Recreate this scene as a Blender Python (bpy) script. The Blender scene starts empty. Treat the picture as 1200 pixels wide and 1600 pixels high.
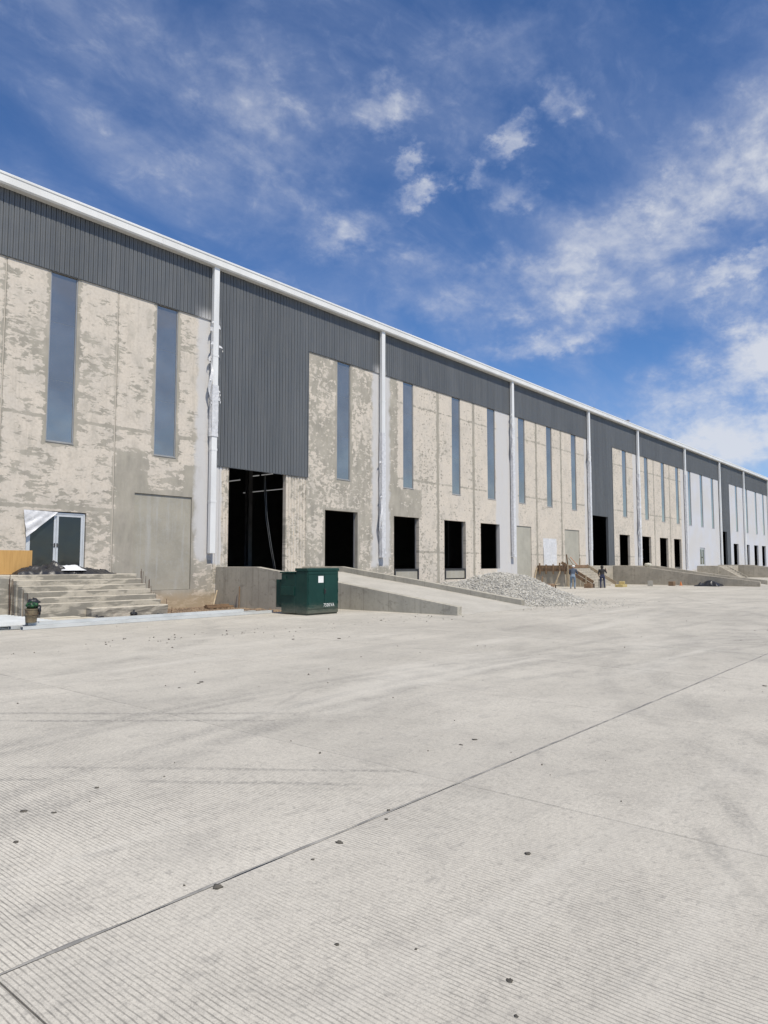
import bpy, bmesh, math, random
from mathutils import Vector, Matrix, noise as mnoise

scene = bpy.context.scene
COL = scene.collection
R = math.radians
random.seed(7)

# ------------------------------------------------------------------ camera
EYE = 1.75
cam_d = bpy.data.cameras.new('camera')
cam = bpy.data.objects.new('camera', cam_d)
COL.objects.link(cam)
cam.location = (0.0, -27.1, EYE)
cam.rotation_euler = (R(90 + 4.174), 0, R(40.064 - 90))
cam_d.sensor_fit = 'HORIZONTAL'
cam_d.sensor_width = 36.0
cam_d.lens = 36.0 * 1110 / 1200
cam_d.clip_start = 0.05
cam_d.clip_end = 6000
scene.camera = cam

# ------------------------------------------------------------------ light
SUN_EL, SUN_AZ = 57.0, -15.0          # azimuth measured from the facade normal towards +X
sx = math.sin(R(SUN_AZ)) * math.cos(R(SUN_EL))
sy = -math.cos(R(SUN_AZ)) * math.cos(R(SUN_EL))
sz = math.sin(R(SUN_EL))
sun_d = bpy.data.lights.new('sun', 'SUN')
sun_d.energy = 4.6
sun_d.angle = R(0.53)
sun_d.color = (1.0, 0.93, 0.80)
sun = bpy.data.objects.new('sun', sun_d)
COL.objects.link(sun)
sun.rotation_euler = Vector((sx, sy, sz)).to_track_quat('Z', 'Y').to_euler()
sun.location = (0, -60, 60)

scene.view_settings.view_transform = 'Standard'
scene.view_settings.look = 'None'
scene.view_settings.exposure = 0.0
scene.view_settings.gamma = 1.0
scene.render.engine = 'CYCLES'
scene.cycles.max_bounces = 7
scene.cycles.diffuse_bounces = 4


# ------------------------------------------------------------------ node graph helper
class G:
    def __init__(self, nt):
        self.nt = nt
        self.n = nt.nodes
        self.l = nt.links

    def put(self, sock, v):
        if isinstance(v, bpy.types.NodeSocket):
            self.l.new(v, sock)
        elif v is not None:
            if hasattr(sock, 'default_value'):
                dv = sock.default_value
                if hasattr(dv, '__len__') and not hasattr(v, '__len__'):
                    v = [v] * len(dv)
                if hasattr(dv, '__len__') and len(dv) == 4 and len(v) == 3:
                    v = tuple(v) + (1,)
                sock.default_value = v

    def m(self, op, a, b=None, c=None, clamp=False):
        n = self.n.new('ShaderNodeMath')
        n.operation = op
        n.use_clamp = clamp
        for i, v in enumerate((a, b, c)):
            self.put(n.inputs[i], v)
        return n.outputs[0]

    def vm(self, op, a, b=None):
        n = self.n.new('ShaderNodeVectorMath')
        n.operation = op
        self.put(n.inputs[0], a)
        if b is not None:
            self.put(n.inputs[1], b)
        return n.outputs['Value'] if op in ('LENGTH', 'DOT_PRODUCT', 'DISTANCE') else n.outputs[0]

    def sep(self, v):
        n = self.n.new('ShaderNodeSeparateXYZ')
        self.put(n.inputs[0], v)
        return n.outputs

    def comb(self, x, y, z):
        n = self.n.new('ShaderNodeCombineXYZ')
        for i, v in enumerate((x, y, z)):
            self.put(n.inputs[i], v)
        return n.outputs[0]

    def map(self, v, loc=(0, 0, 0), rot=(0, 0, 0), scale=(1, 1, 1), typ='POINT'):
        n = self.n.new('ShaderNodeMapping')
        n.vector_type = typ
        self.put(n.inputs['Vector'], v)
        n.inputs['Location'].default_value = loc
        n.inputs['Rotation'].default_value = rot
        n.inputs['Scale'].default_value = scale
        return n.outputs[0]

    def noise(self, v, scale, detail=4, rough=0.55, dist=0.0, col=False):
        n = self.n.new('ShaderNodeTexNoise')
        self.put(n.inputs['Vector'], v)
        n.inputs['Scale'].default_value = scale
        n.inputs['Detail'].default_value = detail
        n.inputs['Roughness'].default_value = rough
        n.inputs['Distortion'].default_value = dist
        return n.outputs['Color' if col else 'Fac']

    def voro(self, v, scale, feature='F1', out='Distance', rnd=1.0):
        n = self.n.new('ShaderNodeTexVoronoi')
        n.feature = feature
        self.put(n.inputs['Vector'], v)
        n.inputs['Scale'].default_value = scale
        n.inputs['Randomness'].default_value = rnd
        return n.outputs[out]

    def rng(self, v, a, b, c=0.0, d=1.0, smooth=True):
        n = self.n.new('ShaderNodeMapRange')
        n.interpolation_type = 'SMOOTHSTEP' if smooth else 'LINEAR'
        self.put(n.inputs[0], v)
        for i, x in zip((1, 2, 3, 4), (a, b, c, d)):
            self.put(n.inputs[i], x)
        return n.outputs[0]

    def mix(self, f, a, b, mode='MIX'):
        n = self.n.new('ShaderNodeMix')
        n.data_type = 'RGBA'
        n.blend_type = mode
        n.clamp_factor = True
        self.put(n.inputs[0], f)
        self.put(n.inputs[6], a)
        self.put(n.inputs[7], b)
        return n.outputs[2]

    def bump(self, h, strength=0.3, dist=0.01, normal=None):
        n = self.n.new('ShaderNodeBump')
        n.inputs['Strength'].default_value = strength
        n.inputs['Distance'].default_value = dist
        self.put(n.inputs['Height'], h)
        if normal is not None:
            self.put(n.inputs['Normal'], normal)
        return n.outputs[0]

    def pos(self):
        return self.n.new('ShaderNodeNewGeometry').outputs['Position']

    def obj(self):
        return self.n.new('ShaderNodeTexCoord').outputs['Object']


def material(name, col=(0.5, 0.5, 0.5), rough=0.7, metal=0.0, spec=0.5):
    m = bpy.data.materials.new(name)
    m.use_nodes = True
    g = G(m.node_tree)
    b = m.node_tree.nodes['Principled BSDF']
    g.put(b.inputs['Base Color'], col)
    b.inputs['Roughness'].default_value = rough
    b.inputs['Metallic'].default_value = metal
    b.inputs['Specular IOR Level'].default_value = spec
    return m, g, b


def varied(name, c0, c1, scale=3.0, rough=0.7, bump=0.2, bscale=None, metal=0.0, stretch=(1, 1, 1), lo=0.35, hi=0.68, spec=0.5, bdist=0.01, island=0.0):
    """two-tone noise material with a little relief"""
    m, g, b = material(name, c0, rough, metal, spec)
    p = g.map(g.pos(), scale=stretch)
    f = g.rng(g.noise(p, scale, 7, 0.62), lo, hi)
    col = g.mix(f, c0, c1)
    if island:
        ri = g.n.new('ShaderNodeNewGeometry').outputs['Random Per Island']
        col = g.mix(1.0, col, g.rng(ri, 0, 1, 1 - island, 1 + island * 0.6, False), 'MULTIPLY')
    g.put(b.inputs['Base Color'], col)
    if bump:
        g.put(b.inputs['Normal'], g.bump(g.noise(p, bscale or scale * 6, 6, 0.65), bump, bdist))
    return m


# ------------------------------------------------------------------ sky
world = bpy.data.worlds.new('World')
scene.world = world
world.use_nodes = True
wg = G(world.node_tree)
wn = world.node_tree.nodes
bg = wn['Background']
sky = wn.new('ShaderNodeTexSky')
sky.sky_type = 'NISHITA'
sky.sun_disc = False
sky.sun_elevation = R(SUN_EL)
sky.sun_rotation = math.atan2(sx, sy)
sky.altitude = 1900
sky.air_density = 1.0
sky.dust_density = 0.25
sky.ozone_density = 2.6
d = wn.new('ShaderNodeTexCoord').outputs['Generated']
hs = wn.new('ShaderNodeHueSaturation')
hs.inputs['Saturation'].default_value = 1.24
hs.inputs['Hue'].default_value = 0.506
hs.inputs['Value'].default_value = 1.03
world.node_tree.links.new(sky.outputs[0], hs.inputs['Color'])
s = wg.sep(d)
el = wg.m('MULTIPLY', wg.m('ARCSINE', s[2]), 57.2958)
azm = wg.m('MULTIPLY', wg.m('ARCTAN2', s[1], s[0]), 57.2958)
dz = wg.m('ADD', wg.m('MAXIMUM', s[2], 0.0), 0.22)
plane = wg.comb(wg.m('DIVIDE', s[0], dz), wg.m('DIVIDE', s[1], dz), 0.0)
dome = wg.map(d, scale=(1.0, 1.0, 1.55))
# a high veil streaked along one wind direction and crisper small puffs
veil = wg.noise(wg.map(plane, rot=(0, 0, R(28)), scale=(0.8, 1.5, 1.0)), 2.4, 10, 0.60, 0.55)
fine = wg.noise(dome, 9.0, 8, 0.60, 0.25)
vfine = wg.noise(dome, 30.0, 6, 0.62, 0.2)
w1 = wg.vm('SUBTRACT', wg.noise(dome, 7.0, 5, 0.6, 0.0, col=True), (0.5, 0.5, 0.5))
w2 = wg.vm('SUBTRACT', wg.noise(dome, 30.0, 5, 0.62, 0.0, col=True), (0.5, 0.5, 0.5))
base = wg.comb(azm, el, 0.0)
chart = wg.vm('ADD', wg.vm('ADD', base, wg.vm('MULTIPLY', w1, (13.0, 8.0, 0.0))), wg.vm('MULTIPLY', w2, (5.0, 3.5, 0.0)))
chart_s = wg.vm('ADD', wg.vm('ADD', base, wg.vm('MULTIPLY', w1, (4.0, 3.0, 0.0))), wg.vm('MULTIPLY', w2, (6.0, 4.5, 0.0)))
# cloud banks: azimuth, elevation, half sizes, tilt, weight (degrees of the sky)
BANKS = [
    (40.6, 34.0, 3.0, 1.2, -4, 0.55), (36.9, 28.4, 1.9, 0.9, -28, 1.1), (38.1, 30.6, 1.1, 0.8, 0, 0.75),
    (29.5, 31.4, 1.6, 0.9, -25, 0.75), (25.2, 33.2, 1.6, 1.1, 0, 0.60), (43.3, 25.4, 3.4, 1.4, -12, 0.60),
    (29.8, 27.7, 2.0, 1.0, 0, 0.50), (32.3, 29.4, 1.0, 0.8, 0, 0.60), (31.5, 36.2, 4.5, 2.2, 0, 0.40),
    (57.0, 32.0, 9.0, 5.0, 20, 0.36), (50.0, 34.0, 5.0, 4.0, 30, 0.36), (33.5, 21.6, 8.0, 1.9, 4, 0.52),
    (21.0, 23.0, 9.0, 3.2, -16, 0.62), (11.5, 28.0, 7.5, 4.5, -35, 0.62), (27.5, 17.2, 8.0, 1.0, -14, 0.62),
    (13.0, 12.6, 7.0, 3.4, -20, 1.15), (4.0, 16.5, 8.0, 4.5, -10, 0.95), (13.0, 20.4, 3.4, 1.0, -16, 0.75),
    (14.0, 8.0, 9.0, 2.2, 0, 0.6), (47.0, 27.5, 4.0, 2.0, 10, 0.26), (66.0, 24.0, 8.0, 3.0, 20, 0.25)]
dens = None
for (ba, be, ha, hb, tilt, w) in BANKS:
    q = wg.map(chart_s if ha < 4 else chart, loc=(ba, be, 0), rot=(0, 0, R(tilt)), scale=(ha * 1.75, hb * 1.75, 1), typ='TEXTURE')
    f = wg.rng(wg.vm('LENGTH', q), 1.0, 0.12, 0.0, w)
    dens = f if dens is None else wg.m('ADD', dens, f)
tex = wg.m('ADD', wg.m('MULTIPLY', fine, 1.2), wg.m('MULTIPLY', vfine, 0.8))
tex = wg.rng(tex, 0.66, 1.34, 0.22, 1.28, False)
veilm = wg.rng(veil, 0.32, 0.72, 0.05, 0.54)
mott = wg.noise(wg.map(dome, rot=(0, R(20), R(30)), scale=(1.0, 1.7, 1.3)), 15.0, 8, 0.62, 0.5)
mott = wg.m('MULTIPLY', wg.rng(mott, 0.46, 0.72, 0.0, 0.30), wg.rng(veil, 0.34, 0.60, 0.25, 1.0))
dens = wg.m('ADD', dens, mott)
cover = wg.m('ADD', wg.m('MULTIPLY', dens, tex), wg.m('MULTIPLY', veilm, wg.rng(fine, 0.25, 0.75, 0.55, 1.15, False)))
cover = wg.rng(cover, 0.0, 1.45, 0.0, 0.90, False)
ccol = wg.mix(wg.rng(cover, 0.15, 0.8), (2.9, 3.5, 5.2), (5.4, 5.6, 6.1))
skyc = wg.mix(cover, hs.outputs[0], ccol)
wg.put(bg.inputs['Color'], skyc)
bg.inputs['Strength'].default_value = 0.13
world.cycles.sampling_method = 'MANUAL'
world.cycles.sample_map_resolution = 512


# ------------------------------------------------------------------ mesh helper
class MB:
    def __init__(self):
        self.v, self.f, self.mi = [], [], []

    def box(self, x0, x1, y0, y1, z0, z1, mi=0):
        i = len(self.v)
        self.v += [(x, y, z) for z in (z0, z1) for y in (y0, y1) for x in (x0, x1)]
        for q in ((0, 2, 3, 1), (4, 5, 7, 6), (0, 1, 5, 4), (2, 6, 7, 3), (0, 4, 6, 2), (1, 3, 7, 5)):
            self.f.append(tuple(i + k for k in q))
            self.mi.append(mi)
        return self

    def bar(self, a, b, w, h=None, mi=0, up=(0, 0, 1)):
        """rectangular bar from a to b"""
        a, b = Vector(a), Vector(b)
        h = h or w
        t = (b - a).normalized()
        u = Vector(up)
        if abs(t.dot(u)) > 0.99:
            u = Vector((1, 0, 0))
        sd = t.cross(u).normalized()
        u = sd.cross(t)
        i = len(self.v)
        for p in (a, b):
            for (ca, cb) in ((-1, -1), (1, -1), (1, 1), (-1, 1)):
                self.v.append(tuple(p + sd * ca * w / 2 + u * cb * h / 2))
        for q in ((0, 3, 2, 1), (4, 5, 6, 7), (0, 1, 5, 4), (1, 2, 6, 5), (2, 3, 7, 6), (3, 0, 4, 7)):
            self.f.append(tuple(i + k for k in q))
            self.mi.append(mi)
        return self

    def tube(self, pts, rad, n=8, mi=0, cap=True):
        pts = [Vector(p) for p in pts]
        rings = []
        for k, p in enumerate(pts):
            t = (pts[min(k + 1, len(pts) - 1)] - pts[max(k - 1, 0)]).normalized()
            u = Vector((0, 0, 1)) if abs(t.z) < 0.9 else Vector((1, 0, 0))
            a = t.cross(u).normalized()
            b = t.cross(a)
            r = rad[k] if hasattr(rad, '__len__') else rad
            i = len(self.v)
            for j in range(n):
                an = 2 * math.pi * j / n
                self.v.append(tuple(p + a * math.cos(an) * r + b * math.sin(an) * r))
            rings.append(i)
        for k in range(len(rings) - 1):
            for j in range(n):
                j2 = (j + 1) % n
                self.f.append((rings[k] + j, rings[k] + j2, rings[k + 1] + j2, rings[k + 1] + j))
                self.mi.append(mi)
        if cap:
            self.f.append(tuple(rings[0] + j for j in range(n)))
            self.f.append(tuple(rings[-1] + n - 1 - j for j in range(n)))
            self.mi += [mi, mi]
        return self

    def prism(self, poly, axis, a, b, mi=0):
        """extrude a 2D polygon along axis between a and b; poly in the two other axes (in xyz order)"""
        n = len(poly)
        i = len(self.v)
        for t in (a, b):
            for (p, q) in poly:
                self.v.append({'x': (t, p, q), 'y': (p, t, q), 'z': (p, q, t)}[axis])
        self.f.append(tuple(i + k for k in range(n)))
        self.f.append(tuple(i + n + n - 1 - k for k in range(n)))
        self.mi += [mi, mi]
        for k in range(n):
            k2 = (k + 1) % n
            self.f.append((i + k2, i + k, i + n + k, i + n + k2))
            self.mi.append(mi)
        return self

    def strip(self, prof, z0, z1):
        """vertical sheet from a list of (x, y)"""
        i = len(self.v)
        for (x, y) in prof:
            self.v += [(x, y, z0), (x, y, z1)]
        for k in range(len(prof) - 1):
            self.f.append((i + 2 * k, i + 2 * k + 2, i + 2 * k + 3, i + 2 * k + 1))
            self.mi.append(0)
        return self

    def mesh(self, name, mats, smooth=False, fix=True):
        me = bpy.data.meshes.new(name)
        me.from_pydata(self.v, [], self.f)
        for m in (mats if isinstance(mats, (list, tuple)) else [mats]):
            me.materials.append(m)
        me.polygons.foreach_set('material_index', self.mi)
        if fix:
            bm = bmesh.new()
            bm.from_mesh(me)
            bmesh.ops.recalc_face_normals(bm, faces=bm.faces)
            bm.to_mesh(me)
            bm.free()
        if smooth:
            me.polygons.foreach_set('use_smooth', [True] * len(me.polygons))
        me.update()
        return me

    def build(self, name, mats, parent=None, smooth=False, bevel=0.0, fix=True):
        me = self.mesh(name, mats, smooth, fix)
        if bevel:
            bm = bmesh.new()
            bm.from_mesh(me)
            es = [e for e in bm.edges if len(e.link_faces) == 2 and e.calc_face_angle(0) > 0.4]
            bmesh.ops.bevel(bm, geom=es, offset=bevel, segments=1, affect='EDGES', clamp_overlap=True)
            bm.to_mesh(me)
            bm.free()
        o = bpy.data.objects.new(name, me)
        COL.objects.link(o)
        o.parent = parent
        return o


def tag(o, label, cat=None, group=None, kind=None):
    o['label'] = label
    if cat:
        o['category'] = cat
    if group:
        o['group'] = group
    if kind:
        o['kind'] = kind
    return o


def struct(o):
    o['kind'] = 'structure'
    return o


def empty(name, label, cat, loc=(0, 0, 0), group=None):
    o = bpy.data.objects.new(name, None)
    o.empty_display_size = 0.3
    COL.objects.link(o)
    o.location = loc
    return tag(o, label, cat, group)


def keep_world(o, parent):
    """parent a world-space mesh to an empty that has a location"""
    o.parent = parent
    o.matrix_parent_inverse = Matrix.Translation(-Vector(parent.location))
    return o


def copy_tree(o, parent=None):
    c = o.copy()
    COL.objects.link(c)
    c.parent = parent
    for ch in o.children:
        copy_tree(ch, c)
    return c


# ------------------------------------------------------------------ materials
CREAM = (0.61, 0.55, 0.472)
CREAM2 = (0.555, 0.508, 0.445)
GREY = (0.355, 0.331, 0.278)
GREYD = (0.28, 0.262, 0.224)
PAINT = (0.525, 0.518, 0.515)
PIPES = [5.3, 19.75, 31.85, 47.15, 60.9, 72.95, 88.2, 102.95, 115.7, 131.4]


def wall_mat(name, grey=0.5, contrast=0.055, seed=0.0, joints=(), rects=(), hlines=(), pocks=0.0, pockx=(), paint=(), pipe_paint=(), tint=(1, 1, 1), streak=1.0, soil=True, full_paint=False, jw=0.1, rag=0.4, jamt=0.20, low=0.0):
    """precast concrete, cream laitance with ragged bare-grey patches, filler bands and sprayed primer"""
    m, g, b = material(name, CREAM, 0.85, 0, 0.25)
    P = g.pos()
    px, py, pz = g.sep(P)[0:3]
    q = g.comb(g.m('ADD', px, seed), 0.0, pz)
    # ragged coordinates
    wob = g.noise(q, 2.2, 5, 0.6, 0, col=True)
    qw = g.vm('ADD', q, g.vm('MULTIPLY', g.vm('SUBTRACT', wob, (0.5, 0.5, 0.5)), (0.4, 0, 0.28)))
    big = g.noise(g.map(qw, scale=(1.0, 1, 0.85)), 0.42, 5, 0.6)
    mid = g.noise(g.map(qw, scale=(0.75 * streak, 1, 1.9)), 1.9, 7, 0.60, 0.35)
    sml = g.noise(g.map(qw, scale=(0.6, 1, 2.0)), 6.0, 5, 0.62, 0.3)
    t = g.m('ADD', g.m('ADD', g.m('MULTIPLY', big, 0.50), g.m('MULTIPLY', mid, 0.72)), g.m('MULTIPLY', sml, 0.46))
    # bare filler bands run along the panel joints, the mould lines and round the openings
    def add(tt, mask, amt):
        return g.m('ADD', tt, g.m('MULTIPLY', mask, amt))
    ed = g.m('MULTIPLY', g.m('SUBTRACT', g.noise(q, 3.0, 5, 0.65), 0.5), rag)
    if low:
        t = add(t, g.rng(pz, 8.5, 1.0), low)
    for jx in joints:
        dd = g.m('ADD', g.m('ABSOLUTE', g.m('SUBTRACT', px, jx)), ed)
        t = add(t, g.rng(dd, jw + 0.10, jw * 0.4), jamt)
    for (a, c, z0, z1) in rects:
        dx = g.m('SUBTRACT', g.m('ABSOLUTE', g.m('SUBTRACT', px, (a + c) / 2)), (c - a) / 2)
        dzz = g.m('SUBTRACT', g.m('ABSOLUTE', g.m('SUBTRACT', pz, (z0 + z1) / 2)), (z1 - z0) / 2)
        dd = g.m('ADD', g.m('MAXIMUM', dx, dzz), ed)
        t = add(t, g.rng(dd, 0.22, 0.04), 0.19)
    for hz in hlines:
        hzz = g.m('ADD', pz, g.m('MULTIPLY', g.noise(q, 0.7, 3), 0.06))
        dd = g.m('ADD', g.m('ABSOLUTE', g.m('SUBTRACT', hzz, hz)), g.m('MULTIPLY', ed, 0.25))
        t = add(t, g.rng(dd, 0.10, 0.02), 0.19)
    th = 1.025 - 0.34 * grey
    mask = g.rng(t, th - contrast * 0.5, th + contrast * 0.5)
    mask = g.m('MULTIPLY', mask, g.rng(g.noise(q, 0.8, 5, 0.6), 0.32, 0.62, 0.72, 1.0))
    smear = g.rng(g.noise(g.map(qw, loc=(7, 0, 3), scale=(1.5, 1, 0.75)), 0.95, 7, 0.66, 0.3), 0.48, 0.72, 0.0, 0.26 + 0.75 * grey)
    mask = g.m('MAXIMUM', mask, smear)
    if pocks:
        vp = g.map(qw, scale=(1.0, 1, 1.25))
        vd = g.voro(vp, 3.6, rnd=0.42)
        pk = g.rng(vd, 0.27, 0.17)
        if pockx:
            near = None
            for (a, c) in pockx:
                nn = g.rng(g.m('ABSOLUTE', g.m('SUBTRACT', px, (a + c) / 2)), (c - a) / 2, (c - a) / 2 - 0.25)
                near = nn if near is None else g.m('MAXIMUM', near, nn)
            pk = g.m('MULTIPLY', pk, near)
        pk = g.m('MULTIPLY', pk, g.rng(g.noise(q, 1.3, 4), 0.38, 0.55))
    fine = g.noise(q, 9.0, 7, 0.68)
    cr = g.mix(g.rng(g.noise(q, 0.9, 6, 0.6), 0.35, 0.7), CREAM, CREAM2)
    cr = g.mix(g.rng(fine, 0.40, 0.72, 0.0, 0.45), cr, (0.40, 0.35, 0.285))
    pit = g.rng(g.voro(qw, 5.5), 0.13, 0.07)
    cr = g.mix(g.m('MULTIPLY', pit, g.rng(g.noise(q, 2.0, 3), 0.5, 0.62, 0.0, 0.55)), cr, (0.24, 0.21, 0.17))
    gr = g.mix(g.rng(g.noise(g.map(q, scale=(1.6, 1, 0.5)), 1.6, 6, 0.6), 0.35, 0.7), GREY, GREYD)
    gr = g.mix(g.rng(fine, 0.45, 0.8, 0, 0.3), gr, (0.36, 0.335, 0.28))
    col = g.mix(mask, cr, gr)
    if pocks:
        col = g.mix(g.m('MULTIPLY', pk, pocks), col, (0.20, 0.18, 0.145))
    # rain streaks
    st = g.rng(g.noise(g.map(q, scale=(5.0, 1, 0.12)), 1.4, 5, 0.6), 0.52, 0.8)
    col = g.mix(g.m('MULTIPLY', st, 0.22), col, (0.24, 0.21, 0.17))
    if full_paint:
        pm = g.rng(g.m('ADD', pz, g.m('MULTIPLY', g.noise(q, 0.6, 5), 2.6)), 1.75, 2.5)
        pc = g.mix(g.rng(g.noise(q, 0.35, 5), 0.35, 0.7), PAINT, (0.53, 0.545, 0.59))
        col = g.mix(pm, col, pc)
    pe = g.m('MULTIPLY', g.m('SUBTRACT', g.noise(g.map(q, scale=(1, 1, 0.8)), 1.8, 6, 0.62), 0.5), 0.75)
    pmk = None
    for (a, c, z0, z1, s_) in list(pipe_paint) + list(paint):
        dx = g.m('SUBTRACT', g.m('ABSOLUTE', g.m('SUBTRACT', px, (a + c) / 2)), (c - a) / 2)
        dzz = g.m('SUBTRACT', g.m('ABSOLUTE', g.m('SUBTRACT', pz, (z0 + z1) / 2)), (z1 - z0) / 2)
        dd = g.m('ADD', g.m('MAXIMUM', dx, dzz), pe)
        k = g.rng(dd, s_, -s_)
        pmk = k if pmk is None else g.m('MAXIMUM', pmk, k)
    if pmk is not None:
        thin = g.rng(g.noise(g.map(q, scale=(1, 1, 0.3)), 2.5, 6, 0.65), 0.25, 0.55, 0.72, 1.0)
        col = g.mix(g.m('MULTIPLY', pmk, thin), col, PAINT)
    if soil:
        sm = g.rng(g.m('ADD', pz, g.m('MULTIPLY', g.noise(q, 1.5, 4), 0.7)), 1.05, 0.45)
        col = g.mix(g.m('MULTIPLY', sm, 0.7), col, (0.36, 0.27, 0.165))
    if tint != (1, 1, 1):
        col = g.mix(1.0, col, tint, 'MULTIPLY')
    g.put(b.inputs['Base Color'], col)
    h = g.m('ADD', g.m('MULTIPLY', mask, -0.25), g.m('MULTIPLY', g.noise(q, 14, 6, 0.7), 0.6))
    g.put(b.inputs['Normal'], g.bump(h, 0.35, 0.012))
    return m


def concrete_mat(name, c0, c1, dark=(0.16, 0.145, 0.12), forms=0.0, stain=0.35, drip=0.4, scale=1.0):
    """cast in place concrete with blotches, drips and faint form lines"""
    m, g, b = material(name, c0, 0.9, 0, 0.25)
    P = g.pos()
    px, py, pz = g.sep(P)[0:3]
    f = g.rng(g.noise(P, 0.8 * scale, 7, 0.62), 0.34, 0.68)
    col = g.mix(f, c0, c1)
    col = g.mix(g.rng(g.noise(P, 11 * scale, 6, 0.7), 0.45, 0.8, 0, 0.3), col, dark)
    bl = g.rng(g.noise(g.map(P, scale=(1, 1, 1.6)), 2.3 * scale, 6, 0.65, 0.5), 0.54, 0.64)
    col = g.mix(g.m('MULTIPLY', bl, stain), col, dark)
    dr = g.rng(g.noise(g.map(P, scale=(3.2, 3.2, 0.25)), 1.6, 5, 0.6), 0.5, 0.75)
    col = g.mix(g.m('MULTIPLY', dr, drip), col, dark)
    if forms:
        for ax in (py, px):
            fr = g.m('FRACT', g.m('DIVIDE', ax, 1.22))
            ln = g.rng(g.m('ABSOLUTE', g.m('SUBTRACT', fr, 0.5)), 0.012, 0.004)
            col = g.mix(g.m('MULTIPLY', ln, forms), col, dark)
    g.put(b.inputs['Base Color'], col)
    g.put(b.inputs['Normal'], g.bump(g.noise(P, 13 * scale, 7, 0.7), 0.4, 0.012))
    return m


M = {}


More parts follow.
